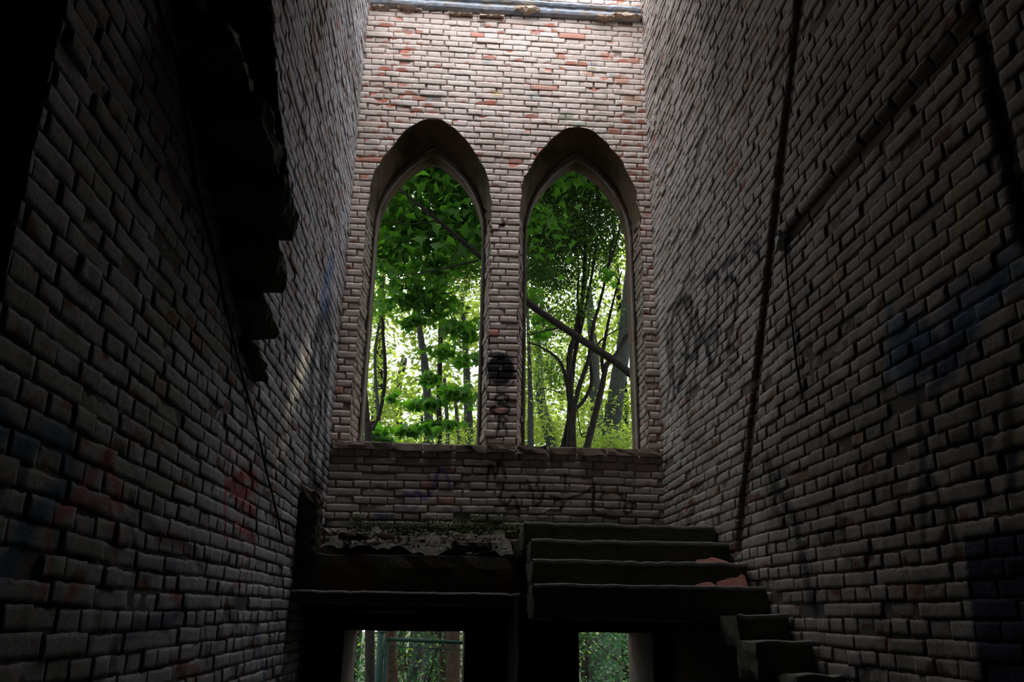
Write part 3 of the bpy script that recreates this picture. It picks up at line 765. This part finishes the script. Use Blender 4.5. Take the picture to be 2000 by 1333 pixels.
# sloping heap of mortar rubble on the left of the landing
xs = np.linspace(XL + .18, .50, 60); ys = np.linspace(6.74, 7.97, 44); V, Fc = [], []
GX, GY = np.meshgrid(xs, ys, indexing='ij'); P2 = np.stack([GX.ravel(), GY.ravel()], 1)
hz = .44 + .26 * np.clip((P2[:, 1] - 6.74) / 1.2, 0, 1) ** .8 + (vnoise(P2, 3, 7) - .5) * .09 + (vnoise(P2, 4, 20) - .5) * .045 + .02
hz *= 1; V = np.column_stack([P2, hz]); n2 = len(ys)
for i in range(len(xs) - 1):
    for j in range(len(ys) - 1): a = i * n2 + j; Fc.append((a, a + n2, a + n2 + 1, a + 1))
o = mesh_obj('rubble_heap', V, Fc, M_litter); props(o, 'low grey heap of mortar rubble and dead leaves below the left window', 'rubble', kind='stuff')
# leaf litter
def leaf_quads(C, size, seed, flat=False, shape='quad', droop=0.0):
    r = np.random.default_rng(seed); n = len(C)
    if shape == 'maple':
        ang = np.array([-90, -62, -38, -20, 0, 22, 40, 62, 90, 118, 140, 158, 180, 200, 218, 242]) 
        rad = np.array([.30, .42, .34, .62, .95, .55, .66, .50, 1.15, .50, .66, .55, .95, .62, .34, .42])
        a = np.radians(ang); out = np.stack([np.cos(a) * rad, np.sin(a) * rad, -.10 * rad ** 2], 1)
        out = np.vstack([[0, 0, 0.05], out]); m = len(out)
        tri = [(0, i, i + 1 if i < m - 1 else 1) for i in range(1, m)]
    else:
        out = np.array([[0, -1, 0], [.48, 0, .08], [0, 1, 0], [-.48, 0, .08]]); m = 4; tri = [(0, 1, 2, 3)]
    nrm = r.normal(0, 1, (n, 3)); nrm[:, 2] = np.abs(nrm[:, 2]) + (1.2 if flat else .35)
    nrm /= np.linalg.norm(nrm, axis=1, keepdims=True)
    t = r.normal(0, 1, (n, 3)); t[:, 2] -= droop; t -= nrm * (t * nrm).sum(1, keepdims=True); t /= np.linalg.norm(t, axis=1, keepdims=True)
    s = np.cross(nrm, t)
    sz = (size * r.uniform(.6, 1.15, n))[:, None, None] * .5
    V = C[:, None, :] + sz * (out[None, :, 0:1] * s[:, None] + out[None, :, 1:2] * t[:, None] + out[None, :, 2:3] * nrm[:, None])
    tri = np.array(tri); Fc = (np.arange(n)[:, None, None] * m + tri[None]).reshape(-1, tri.shape[1])
    return V.reshape(-1, 3), Fc, np.repeat(r.random(n), m)
def foliage(name, C, size, mat, parent, seed, shape='quad', flat=False, droop=0.0):
    V, Fc, A = leaf_quads(np.asarray(C), size, seed, flat, shape, droop)
    off = np.array(parent_world(parent)) if parent is not None else np.zeros(3)
    V = V - off
    me = bpy.data.meshes.new(name); k = Fc.shape[1]
    me.vertices.add(len(V)); me.vertices.foreach_set('co', V.astype(np.float32).ravel())
    me.loops.add(Fc.size); me.loops.foreach_set('vertex_index', Fc.astype(np.int32).ravel())
    me.polygons.add(len(Fc)); me.polygons.foreach_set('loop_start', np.arange(0, Fc.size, k, dtype=np.int32))
    me.update(calc_edges=True)
    ca = me.attributes.new('leaf', 'FLOAT', 'POINT'); ca.data.foreach_set('value', A.astype(np.float32))
    me.materials.append(mat); o = bpy.data.objects.new(name, me); return link(o, parent)
r = np.random.default_rng(8)
n = 900; C = np.column_stack([r.uniform(-.95, .45, n), r.uniform(6.75, 7.9, n), np.zeros(n)])
C[:, 2] = .44 + .26 * np.clip((C[:, 1] - 6.74) / 1.2, 0, 1) ** .8 + .045
o = foliage('dry_leaves', C, .05, M_litter, None, 4, flat=True); props(o, 'scatter of dry fallen leaves on the rubble below the left window', 'leaves', kind='stuff')
GB = 'loose bricks on the ruined landing'
loose('loose_brick', 905, 1077, 6.80, (.20, .11, .075), .05, M_mass, 'dark loose brick at the landing edge, left of two side by side', 'brick', GB)
loose('loose_brick', 940, 1077, 6.80, (.17, .11, .07), -.06, M_mass, 'dark loose brick at the landing edge, next to the stone steps', 'brick', GB)
loose('loose_brick', 748, 1052, 6.95, (.13, .09, .05), .7, M_loose, 'pale tilted brick piece lying in the middle of the rubble heap', 'brick', GB, .3)
loose('loose_brick', 728, 1068, 6.85, (.14, .08, .05), -.4, M_loose, 'pale brick piece at the front edge of the rubble heap', 'brick', GB, -.25)
loose('loose_brick', 640, 1045, 7.0, (.16, .09, .05), .25, M_loose, 'flat pale brick piece by the dark stump in the left corner', 'brick', GB, .1)
loose('loose_brick', 690, 1055, 6.9, (.24, .10, .06), -.1, M_mass, 'long dark brick half sunk in the rubble near the left corner', 'brick', GB)
def tile(px, py, Y, w_, h_, rz, label, seed):
    q = at(px, py, Y); rr = random.Random(seed); V, Fc = [], []
    n = 9
    for i in range(n):
        t = i / (n - 1); x = (t - .5) * w_
        top = h_ * (.35 + .65 * t) * rr.uniform(.85, 1.05) if seed % 2 else h_ * (1 - abs(t - .55)) * rr.uniform(.85, 1.1)
        for (d, z) in ((0, 0), (.018, 0), (.05 + .05 * t, top), (.032 + .05 * t, top + .004)): V.append((x, d, z))
    for i in range(n - 1):
        for k in range(4): a = i * 4 + k; b = i * 4 + (k + 1) % 4; Fc.append((a, a + 4, b + 4, b))
    Fc += [(0, 1, 2, 3), tuple((n - 1) * 4 + j for j in (3, 2, 1, 0))]
    V = np.array(V) @ np.array(Matrix.Rotation(rz, 3, 'Z')).T
    o = mesh_obj('roof_tile_shard', V, Fc, M_tile); o.location = q
    return props(o, label, 'tile', 'red clay shards on the stone steps')
tile(1395, 1102, 5.80, .24, .045, .05, 'long flat red clay tile shard one step above the two shorter shards', 2)
tile(1385, 1150, 5.50, .16, .045, .1, 'small red clay tile shard on the lowest wide step, left of a larger shard', 4)
tile(1432, 1147, 5.49, .20, .085, -.1, 'large red clay tile shard leaning on the lowest wide step by the wall', 3)
# cables
def tube(name, pts, rad, mat, parent=None, seg=8, closed_ends=True, n=8, wob=0.0, seed=0):
    P = curve([tuple(p) for p in pts], n) if len(pts) > 2 else np.array([tuple(p) for p in pts], float)
    m = len(P); r0 = np.interp(np.linspace(0, 1, m), np.linspace(0, 1, len(rad)), rad) if hasattr(rad, '__len__') else np.full(m, rad)
    r = np.random.default_rng(seed)
    V = []; up = np.array([0.3, .2, 1.]); prev = None
    for i in range(m):
        T = P[min(i + 1, m - 1)] - P[max(i - 1, 0)]; T /= np.linalg.norm(T) + 1e-9
        if prev is None: a = np.cross(T, [0, 1, .1]); 
        else: a = prev - T * (prev @ T)
        a /= np.linalg.norm(a) + 1e-9; prev = a; b = np.cross(T, a)
        for k in range(seg):
            th = 2 * math.pi * k / seg; rr = r0[i] * (1 + wob * r.normal())
            V.append(P[i] + (a * math.cos(th) + b * math.sin(th)) * rr)
    Fc = []
    for i in range(m - 1):
        for k in range(seg):
            k2 = (k + 1) % seg; Fc.append((i * seg + k, i * seg + k2, (i + 1) * seg + k2, (i + 1) * seg + k))
    Fc.append(tuple(range(seg - 1, -1, -1))); Fc.append(tuple((m - 1) * seg + k for k in range(seg)))
    return V, Fc
def tube_obj(name, pts, rad, mat, parent=None, **k):
    V, Fc = tube(name, pts, rad, mat, **k); return mesh_obj(name, V, Fc, mat, parent, True)
lc = [(300, -20), (318, 40), (352, 150), (376, 325), (398, 420), (422, 510), (450, 640), (474, 738), (500, 830), (520, 920), (540, 1000), (552, 1060)]
o = tube_obj('cable', [onX(x, y, XL + .012) for x, y in lc], .0075, M_cable); props(o, 'thin dark cable sloping down the left wall past the broken stair stubs', 'cable')
rc = [(1533, 470), (1536, 520), (1541, 580), (1549, 650), (1557, 720), (1568, 780)]
o = tube_obj('cable', [onX(x, y, XR - .012) for x, y in rc], .0065, M_cable); props(o, 'short thin black cable hanging on the right wall below the slanting groove', 'cable')
q = onX(1533, 468, XR)
V, Fc = rough_box(XR - .05, XR + .01, q[1] - .03, q[1] + .05, q[2] - .07, q[2] + .05, .012, .03, 5)
o = mesh_obj('plaster_lump', V, Fc, M_putty, wall_right); o['label'] = 'white lump of plaster where two grooves meet'

# ------------------------------------------------------------------ outside: ground, fence, trees
GZ = -1.9
V, Fc = [], []
xs = np.linspace(-40, 40, 60); ys = np.linspace(8.7, 90, 60)
for x in xs:
    for y in ys: V.append((x, y, GZ + .1 * math.sin(x * .9) * math.cos(y * .7)))
for i in range(59):
    for j in range(59): a = i * 60 + j; Fc.append((a, a + 60, a + 61, a + 1))
o = mesh_obj('ground', V, Fc, M_ground, None, True); o['kind'] = 'structure'

fence = empty('metal_fence', at(745, 1240, 10.4), 'green painted tubular steel fence seen through the left lower opening', 'fence')
YF = 10.4
pt = at(745, 1236, YF)
tube_obj('post', [(pt[0], YF, pt[2] - 1.7), (pt[0], YF, pt[2])], .045, M_metal, fence, seg=16)
V, Fc = tube('c', [(pt[0], YF, pt[2]), (pt[0], YF, pt[2] + .012)], .049, None, seg=16); mesh_obj('post_cap', V, Fc, M_metal, fence)
a = at(756, 1249, YF); b = at(905, 1256, YF)
dx = (b - a); e2 = a + dx * 1.62
tube_obj('top_rail', [a, e2], .022, M_metal, fence, seg=12)
a2 = at(758, 1263, YF); b2 = at(905, 1270, YF); tube_obj('tension_wire', [a2, a2 + (b2 - a2) * 1.64], .006, M_metal, fence, seg=8)
tube_obj('gate_stile', [(a[0], YF, a[2]), (a[0], YF, a[2] - 1.6)], .022, M_metal, fence, seg=12)
tube_obj('post', [(e2[0], YF, e2[2] - 1.6), (e2[0], YF, e2[2] + .08)], .045, M_metal, fence, seg=16)
# chain of pale hinge links beside the post
tube_obj('hinge_rod', [(pt[0] + .052, YF, pt[2] - .1 - i * .055 ) for i in range(28)], [.006, .003] * 14, M_putty, fence, n=2)

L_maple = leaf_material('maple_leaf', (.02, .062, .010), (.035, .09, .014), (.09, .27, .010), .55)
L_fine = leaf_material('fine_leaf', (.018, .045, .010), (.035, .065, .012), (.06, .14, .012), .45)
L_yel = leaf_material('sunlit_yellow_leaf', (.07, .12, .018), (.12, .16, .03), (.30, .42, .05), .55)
L_shrub = leaf_material('shrub_leaf', (.012, .05, .019), (.024, .08, .03), (.03, .11, .018), .35)
def cloud(specs, seed, mul=1.0):
    """specs: (px, py, Y, rx, ry, rz, n) -> leaf centres clustered in ragged sprays"""
    r = np.random.default_rng(seed); out = []
    for (px, py, Y, rx, ry, rz, n) in specs:
        n = int(n * mul); c = np.array(at(px, py, Y)); k = max(2, n // 45)
        sub = c + r.normal(0, 1, (k, 3)) * np.array([rx, ry, rz]) * .55
        idx = r.integers(0, k, n); s = min(rx, rz) * .30
        out.append(sub[idx] + r.normal(0, 1, (n, 3)) * np.array([max(s * 1.6, rx * .42), max(s, ry * .3), max(s * .8, rz * .40)]))
    return np.concatenate(out)
def tree(label, cat, base, trunk_paths, mat, leaves=None, leafmat=None, size=.08, shape='quad', seed=0, group=None, name='tree', droop=0.0):
    root = empty(name, base, label, cat, group)
    for i, (pp, rad) in enumerate(trunk_paths):
        tube_obj('trunk' if i == 0 else ('branch'), pp, rad, mat, root, seg=8, wob=.05, seed=seed + i)
    if leaves is not None: foliage('crown', leaves, size, leafmat, root, seed, shape, droop=droop)
    return root
gb = lambda p: Vector((p[0], p[1], GZ))
def px(path, Y):
    return [at(x, y, Y if not hasattr(Y, '__len__') else Y[0] + (Y[1] - Y[0]) * i / (len(path) - 1)) for i, (x, y) in enumerate(path)]
def grounded(path, Y, lean=.0):
    """continue a visible trunk path down to the forest floor"""
    P = px(path, Y); a, b = P[0], P[1]; d = a - b; d = d / max(.2, abs(d.z)); h = a.z - GZ
    foot = a + Vector((d.x * h * .6, d.y * h * .2, -h)); return [foot] + P

# maple with broad leaves, close behind the left window; the long leaning stem crosses both windows
YM = 12.2
_r = np.random.default_rng(99)
shade_canopy = np.column_stack([_r.uniform(-1.6, 4.8, 9500), 12.2 + _r.normal(0, .5, 9500), _r.uniform(5.4, 14.5, 9500)])  # mostly unseen leaves added to block the sun, gap left for one beam
shade_canopy = shade_canopy[(shade_canopy[:, 2] > np.where(shade_canopy[:, 0] < 1.0, 5.4, 7.1))]
shade_canopy = shade_canopy[((shade_canopy[:, 0] - (1.52 + .45 * (shade_canopy[:, 1] - 12.2))) ** 2 + (shade_canopy[:, 2] - (8.42 + 1.10 * (shade_canopy[:, 1] - 12.2))) ** 2 * .6) > .035]
mp = tree('broad-leaved maple with a long slanting stem filling the top of the left window', 'tree', (4.9, 11.3, GZ),
     [([Vector((4.9, 11.3, GZ)), at(1420, 900, 11.2), at(1235, 733, 11.1), at(1130, 660, 11.0), at(1030, 590, 10.9), at(936, 500, 10.8), at(860, 435, 10.7), at(783, 372, 10.6), at(735, 330, 10.6)], [.13, .075, .060, .055, .05, .036, .028, .02, .008]),
      (px([(850, 432), (800, 438), (735, 430)], 10.75), [.014, .006]), (px([(936, 508), (880, 522), (830, 532), (760, 545)], 10.75), [.018, .012, .006]),
      (px([(845, 425), (842, 390), (832, 355)], 10.75), [.009, .004]), (px([(815, 398), (790, 420), (762, 470)], 10.75), [.008, .004]), (px([(1235, 640), (1205, 690), (1180, 715)], YM), [.02, .03, .03]),
      (px([(1030, 655), (1060, 648), (1095, 640)], YM), [.010, .016])], M_bark,
     cloud([(760, 380, 11.6, .35, .5, .3, 130), (850, 345, 12.2, .5, .5, .3, 190), (800, 300, 12.0, .6, .5, .3, 160), (900, 390, 12.4, .35, .5, .4, 130), (820, 440, 12.4, .5, .5, .35, 150), (760, 500, 12.0, .4, .5, .3, 170),
            (770, 470, 12.6, .4, .5, .35, 120), (900, 480, 12.8, .35, .5, .3, 110), (850, 520, 12.6, .5, .4, .25, 120), (790, 570, 12.2, .35, .4, .2, 90), (860, 590, 12.2, .4, .4, .25, 130), (790, 625, 12.0, .16, .2, .07, 40), (900, 640, 12.3, .28, .4, .15, 80),
            (880, 700, 12.1, .30, .4, .08, 55), (830, 735, 11.9, .18, .3, .07, 36), (890, 770, 12.0, .30, .4, .10, 70), (840, 790, 12.0, .3, .3, .08, 50), (800, 842, 11.6, .28, .3, .07, 60), (740, 850, 11.4, .22, .3, .07, 45), (765, 775, 11.8, .07, .2, .04, 14),
            (870, 830, 11.9, .22, .3, .06, 30), (640, 420, 12.4, .8, .5, .8, 260), (980, 420, 12.6, .7, .5, .8, 240), (800, 200, 12.2, 1.1, .7, .6, 420), (720, 660, 12.2, .12, .2, .1, 16), (1050, 600, 12.6, .16, .3, .2, 26), (1180, 545, 12.9, .1, .3, .12, 14), (1060, 655, 12.4, .14, .3, .1, 18)], 5, 1.9),
     L_maple, .22, 'maple', 3, name='maple_tree', droop=.8)
foliage('shade_crown', shade_canopy, .30, L_maple, mp, 17, 'maple', droop=.6)

# many-stemmed tree in the right window
YS = 15.0
fan = [[(1112, 880), (1116, 800), (1112, 700), (1128, 640), (1140, 560), (1143, 460), (1140, 380), (1138, 330)],
       [(1098, 880), (1110, 830), (1114, 780), (1122, 700), (1135, 640), (1152, 560), (1165, 480), (1172, 400)],
       [(1120, 880), (1120, 815), (1130, 760), (1150, 700), (1158, 640), (1172, 590), (1188, 520), (1200, 450)],
       [(1112, 800), (1106, 745), (1092, 705), (1060, 680), (1030, 668)],
       [(1118, 806), (1142, 780), (1156, 745), (1152, 690), (1160, 640)],
       [(1145, 880), (1160, 820), (1175, 760), (1185, 715), (1205, 690), (1222, 655)],
       [(1180, 735), (1176, 700), (1186, 640), (1200, 580), (1214, 530)],
       [(1135, 640), (1128, 580), (1130, 520), (1120, 440)], [(1108, 740), (1116, 680), (1132, 600), (1148, 540), (1152, 500)],
       [(1143, 500), (1120, 470), (1090, 430), (1070, 400)], [(1190, 520), (1205, 470), (1212, 430)], [(1135, 850), (1160, 838), (1190, 815), (1225, 780)], [(1127, 800), (1135, 850), (1146, 850), (1150, 820)],
       [(1155, 690), (1180, 660), (1215, 640)], [(1100, 770), (1070, 760), (1040, 762)], [(1176, 590), (1190, 600), (1215, 610)]]
rads = [[.085, .07, .06, .05, .04, .02], [.08, .06, .045, .03, .015], [.07, .055, .045, .03, .015], [.03, .035, .03, .02, .01], [.035, .04, .03, .02], [.085, .07, .06, .045, .03], [.04, .035, .025, .012], [.03, .02, .01], [.03, .02, .015], [.02, .01], [.02, .01], [.012, .006], [.012, .01, .008], [.02, .01], [.012, .006], [.012, .006]]
paths = []
for i, (f_, rd) in enumerate(zip(fan, rads)):
    Yi = (YS + .25 * math.sin(i * 2.1), YS + .8 * math.sin(i * 1.7 + 1))
    P = px(f_, Yi)
    if f_[0][1] == 880:
        P = [Vector((P[0].x + (P[0].x - P[1].x) * 2.2, YS, GZ)), P[0] + (P[0] - P[1]) * 1.0] + P
    paths.append((P, rd))
ms = tree('dark many-stemmed tree fanning out in the middle of the right window', 'tree', (at(1115, 880, YS).x, YS, GZ), paths, M_bark,
     cloud([(1060, 390, 15, .5, .8, .45, 2300), (1130, 350, 15.2, .6, .8, .4, 2600), (1180, 410, 15.4, .35, .7, .5, 900), (1060, 470, 15, .4, .8, .4, 1900), (1130, 460, 15.5, .5, .8, .45, 1700), (1050, 550, 15, .25, .7, .3, 550), (1100, 545, 15.4, .4, .7, .3, 600),
            (1185, 490, 15.5, .35, .7, .35, 450), (1120, 610, 15.4, .4, .6, .3, 300), (1060, 640, 15.4, .25, .6, .3, 330), (900, 350, 15.5, 1.2, .8, 1.2, 2600), (1110, 230, 15.2, 1.4, .9, .8, 2600), (1075, 720, 15.6, .25, .5, .3, 200),
            (900, 520, 15.6, .7, .8, .4, 900), (1320, 450, 15.2, .8, .8, 1.2, 900)], 9, 3.6),
     L_fine, .085, 'quad', 7, name='multi_stem_tree')

_c = np.column_stack([_r.uniform(-1, 7.5, 9000), YS + _r.normal(0, .6, 9000), _r.uniform(8.2, 12.0, 9000)])  # unseen leaves added above the window view to block the sun
_c = _c[((_c[:, 0] - 2.78 - .45 * (_c[:, 1] - 15)) ** 2 + (_c[:, 2] - 11.5 - 1.1 * (_c[:, 1] - 15)) ** 2 * .35) > .12]
foliage('shade_crown', _c, .14, L_fine, ms, 18)

# trees of the wood behind, each its own
def wood(label, path, Y, rad, mat, specs, lm, size, seed, name='forest_tree'):
    P = grounded(path, Y)
    return tree(label, 'tree', gb(P[0]), [(P, rad)], mat, cloud(specs, seed, 1.7) if specs else None, lm, size, 'quad', seed, 'trees of the wood behind the ruin', name)
Y = 22
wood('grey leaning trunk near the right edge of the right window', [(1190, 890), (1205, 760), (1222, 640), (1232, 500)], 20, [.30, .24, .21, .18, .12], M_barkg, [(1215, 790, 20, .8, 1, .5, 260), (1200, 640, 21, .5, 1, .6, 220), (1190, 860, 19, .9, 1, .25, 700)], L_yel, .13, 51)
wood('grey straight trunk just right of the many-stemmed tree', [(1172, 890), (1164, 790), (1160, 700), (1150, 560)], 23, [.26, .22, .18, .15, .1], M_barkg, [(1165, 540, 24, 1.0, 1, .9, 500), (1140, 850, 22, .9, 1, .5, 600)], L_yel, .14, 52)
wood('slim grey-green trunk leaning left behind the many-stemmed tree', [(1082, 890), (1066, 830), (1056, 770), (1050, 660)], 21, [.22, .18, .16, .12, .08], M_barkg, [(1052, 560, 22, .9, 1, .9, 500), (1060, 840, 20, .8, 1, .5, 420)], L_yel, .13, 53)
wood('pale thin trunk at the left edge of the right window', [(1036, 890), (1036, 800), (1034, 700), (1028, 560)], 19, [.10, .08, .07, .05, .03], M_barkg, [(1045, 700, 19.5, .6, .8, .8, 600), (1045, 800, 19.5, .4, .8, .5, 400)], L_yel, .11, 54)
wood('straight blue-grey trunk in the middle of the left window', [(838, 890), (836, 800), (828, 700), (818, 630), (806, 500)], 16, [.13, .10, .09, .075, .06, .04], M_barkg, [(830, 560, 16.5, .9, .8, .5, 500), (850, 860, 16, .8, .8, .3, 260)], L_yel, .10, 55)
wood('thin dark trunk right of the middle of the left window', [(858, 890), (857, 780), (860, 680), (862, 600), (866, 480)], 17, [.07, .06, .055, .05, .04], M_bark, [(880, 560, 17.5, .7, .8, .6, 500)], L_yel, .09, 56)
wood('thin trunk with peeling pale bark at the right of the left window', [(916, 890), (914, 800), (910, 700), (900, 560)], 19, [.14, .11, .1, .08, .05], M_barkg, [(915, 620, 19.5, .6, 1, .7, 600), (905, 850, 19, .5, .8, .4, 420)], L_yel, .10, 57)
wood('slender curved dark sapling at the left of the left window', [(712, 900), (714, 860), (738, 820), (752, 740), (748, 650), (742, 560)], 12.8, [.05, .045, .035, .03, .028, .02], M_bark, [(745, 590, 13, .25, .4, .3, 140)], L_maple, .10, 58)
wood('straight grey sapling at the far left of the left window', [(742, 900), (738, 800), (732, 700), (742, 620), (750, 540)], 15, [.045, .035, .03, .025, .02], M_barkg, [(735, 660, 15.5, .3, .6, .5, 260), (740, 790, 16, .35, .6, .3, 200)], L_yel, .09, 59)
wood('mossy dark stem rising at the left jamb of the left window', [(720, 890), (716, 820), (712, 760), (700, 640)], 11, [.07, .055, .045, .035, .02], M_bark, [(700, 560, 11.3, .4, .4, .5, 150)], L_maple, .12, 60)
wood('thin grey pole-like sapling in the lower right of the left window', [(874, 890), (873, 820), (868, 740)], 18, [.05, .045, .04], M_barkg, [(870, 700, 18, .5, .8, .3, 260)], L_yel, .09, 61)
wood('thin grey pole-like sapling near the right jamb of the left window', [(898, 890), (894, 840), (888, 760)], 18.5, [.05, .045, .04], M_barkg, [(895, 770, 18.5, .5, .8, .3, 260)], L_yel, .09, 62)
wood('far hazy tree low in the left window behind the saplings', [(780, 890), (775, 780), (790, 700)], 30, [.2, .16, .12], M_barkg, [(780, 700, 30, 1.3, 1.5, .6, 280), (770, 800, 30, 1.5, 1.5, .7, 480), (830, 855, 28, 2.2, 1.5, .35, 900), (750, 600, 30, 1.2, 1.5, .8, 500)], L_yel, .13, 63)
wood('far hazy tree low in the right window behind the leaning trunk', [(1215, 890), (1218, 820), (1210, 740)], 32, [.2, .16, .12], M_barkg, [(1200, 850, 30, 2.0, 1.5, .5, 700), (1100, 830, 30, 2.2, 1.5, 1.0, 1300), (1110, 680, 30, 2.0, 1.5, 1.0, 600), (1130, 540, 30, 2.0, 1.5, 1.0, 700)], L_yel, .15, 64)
wood('brown trunk behind the fence post in the left lower opening', [(764, 1333), (762, 1280), (760, 1220), (755, 1100)], 11.6, [.10, .095, .09, .09, .08], M_barkb, None, None, .1, 65)
wood('crooked grey trunk in the middle of the left lower opening', [(800, 1345), (812, 1290), (816, 1250), (812, 1200)], 15, [.11, .10, .09, .08], M_barkg, None, None, .1, 66)
wood('brown trunk in the right part of the left lower opening', [(866, 1345), (868, 1290), (864, 1240), (860, 1150)], 14, [.09, .085, .08, .07], M_barkb, None, None, .1, 67)
wood('brown trunk at the right edge of the left lower opening', [(884, 1345), (886, 1290), (886, 1240), (888, 1150)], 13.5, [.12, .11, .10, .09], M_barkb, None, None, .1, 68)
wood('slim dark trunk in the right lower opening', [(1146, 1310), (1147, 1270), (1148, 1220), (1150, 1120)], 14, [.04, .04, .038, .03], M_bark, None, None, .1, 69)

def wall_of(label, x, Y, h0, h1, wx, n, size, seed, lm=None):
    """a tree further into the wood: upright trunk and a tall loose crown"""
    r = np.random.default_rng(seed)
    root = empty('forest_tree', (x, Y, GZ), label, 'tree', 'trees of the wood behind the ruin')
    tube_obj('trunk', [(x, Y, GZ), (x + .2, Y, (GZ + h1) / 2), (x - .1, Y, h1)], [.2, .14, .05], M_bark, root, seg=8)
    k = 60; sub = np.column_stack([x + r.uniform(-wx, wx, k), Y + r.normal(0, 1.0, k), r.uniform(h0, h1, k)])
    C = sub[r.integers(0, k, n)] + r.normal(0, 1, (n, 3)) * np.array([.55, .5, .3]); C = C[C[:, 2] > h0 - .5]
    foliage('crown', C, size, lm or L_yel, root, seed)
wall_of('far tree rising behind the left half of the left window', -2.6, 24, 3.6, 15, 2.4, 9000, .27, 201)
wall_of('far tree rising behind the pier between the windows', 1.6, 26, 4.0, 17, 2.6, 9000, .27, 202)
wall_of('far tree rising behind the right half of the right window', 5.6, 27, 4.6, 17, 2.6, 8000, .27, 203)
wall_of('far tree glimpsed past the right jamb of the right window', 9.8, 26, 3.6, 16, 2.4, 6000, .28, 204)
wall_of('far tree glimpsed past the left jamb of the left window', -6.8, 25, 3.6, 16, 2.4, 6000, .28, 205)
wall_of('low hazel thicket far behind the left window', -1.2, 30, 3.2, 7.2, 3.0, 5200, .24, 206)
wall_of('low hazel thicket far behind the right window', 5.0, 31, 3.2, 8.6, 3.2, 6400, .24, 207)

# unseen leaf sheets hung on these trees to block skylight, gap cut for sun
_rs = np.random.default_rng(301)
for _i, _tr in enumerate([o_ for o_ in sc.objects if o_.name.startswith('forest_tree')][-7:-2]):
    _cx = (-7.5, -2.5, 2.0, 6.5, 11.0)[_i]; n = 3800
    C = np.column_stack([_rs.uniform(_cx - 2.8, _cx + 2.8, n), _rs.uniform(9.3, 26, n), np.zeros(n)])
    C[:, 2] = .64 * C[:, 1] + 1.2 + _rs.uniform(0, 2.5, n) + 1.2 * vnoise(C[:, :2], 12, .5)
    t_ = C[:, 1] - 8.0; d2 = (C[:, 0] - (-.37 + .45 * t_)) ** 2 + (C[:, 2] - (3.8 + 1.10 * t_)) ** 2 * .35
    foliage('shade_crown', C[d2 > .10], .52, L_yel, _tr, 310 + _i)

# shrubs below eye height, seen through the square openings
def shrub(label, cx, cy, rx, ry, h, n, mat, size, seed, extra=None, em=None):
    root = empty('shrub', (cx, cy, GZ), label, 'shrub', 'undergrowth outside the lower openings')
    r = np.random.default_rng(seed); parts = []
    for i in range(7):
        a = r.uniform(0, 6.28); tip = (cx + rx * .7 * math.cos(a), cy + ry * .7 * math.sin(a), GZ + h * r.uniform(.6, .95))
        parts.append(tube('s', [(cx + .05 * math.cos(a), cy + .05 * math.sin(a), GZ), (cx + rx * .3 * math.cos(a), cy + ry * .3 * math.sin(a), GZ + h * .45), tip], [.018, .012, .005], None, seg=5, n=4))
    V, Fc = join([(np.array(v), f) for v, f in parts]); mesh_obj('stems', V, Fc, M_barkb, root)
    d = r.normal(0, 1, (n, 3)); d /= np.linalg.norm(d, axis=1, keepdims=True); rad = r.uniform(.55, 1.0, n)[:, None]
    C = np.array([cx, cy, GZ + h * .52]) + d * rad * np.array([rx, ry, h * .52]) * (1 + .2 * np.sin(d[:, :1] * 9) * np.cos(d[:, 2:3] * 7))
    C[:, 2] = np.maximum(C[:, 2], GZ + .02)
    foliage('leaves', C, size, mat, root, seed)
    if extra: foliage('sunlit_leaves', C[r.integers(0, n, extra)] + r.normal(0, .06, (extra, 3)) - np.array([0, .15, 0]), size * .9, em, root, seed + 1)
    return root
shrub('dense blue-green bush filling the right lower opening', 3.2, 13.2, 1.3, .9, 2.2, 5200, L_shrub, .075, 71, 260, L_yel)
shrub('yellow-green bush at the upper left of the right lower opening', 1.9, 18.0, 1.3, .9, 2.9, 1500, L_yel, .10, 72)
shrub('dark bush behind the green bush in the right lower opening', 4.6, 17.5, 1.6, 1.0, 2.5, 2600, L_shrub, .09, 73)
shrub('low bush at the left of the left lower opening', -1.8, 13.0, .9, .8, 1.8, 1800, L_shrub, .085, 74, 60, L_yel)
shrub('green bush behind the rail in the left lower opening', -.5, 14.2, .9, .8, 2.3, 2200, L_shrub, .085, 75, 200, L_yel)
shrub('leafy bush between the brown trunks in the left lower opening', .5, 15.6, 1.0, .8, 2.4, 2200, L_fine, .085, 76, 240, L_yel)
shrub('far bright bush in the left lower opening', -1.2, 19.0, 1.8, 1.0, 2.6, 2400, L_fine, .10, 77, 300, L_yel)
shrub('far dark bush left of the fence post', -3.6, 18.0, 1.6, 1.0, 2.6, 2200, L_shrub, .10, 78, 60, L_yel)
shrub('far bush to the right of the left lower opening', 1.6, 20.5, 1.5, 1.0, 2.7, 2200, L_shrub, .10, 79, 120, L_yel)
# moss along the landing
r = np.random.default_rng(15); n = 2600
X_ = r.uniform(-1.0, .95, n); C = np.column_stack([X_, YB - .03 - np.abs(r.normal(0, .05, n)), .70 + np.abs(r.normal(0, .05, n)) * (.5 + vnoise(np.column_stack([X_, X_ * 0]), 6, 3)) * 1.6])
o = foliage('moss', C, .035, leaf_material('moss_leaf', (.03, .055, .012), (.05, .08, .02), (.06, .10, .02), .3), None, 16); props(o, 'dark green moss and weeds along the foot of the window wall', 'moss', kind='stuff')
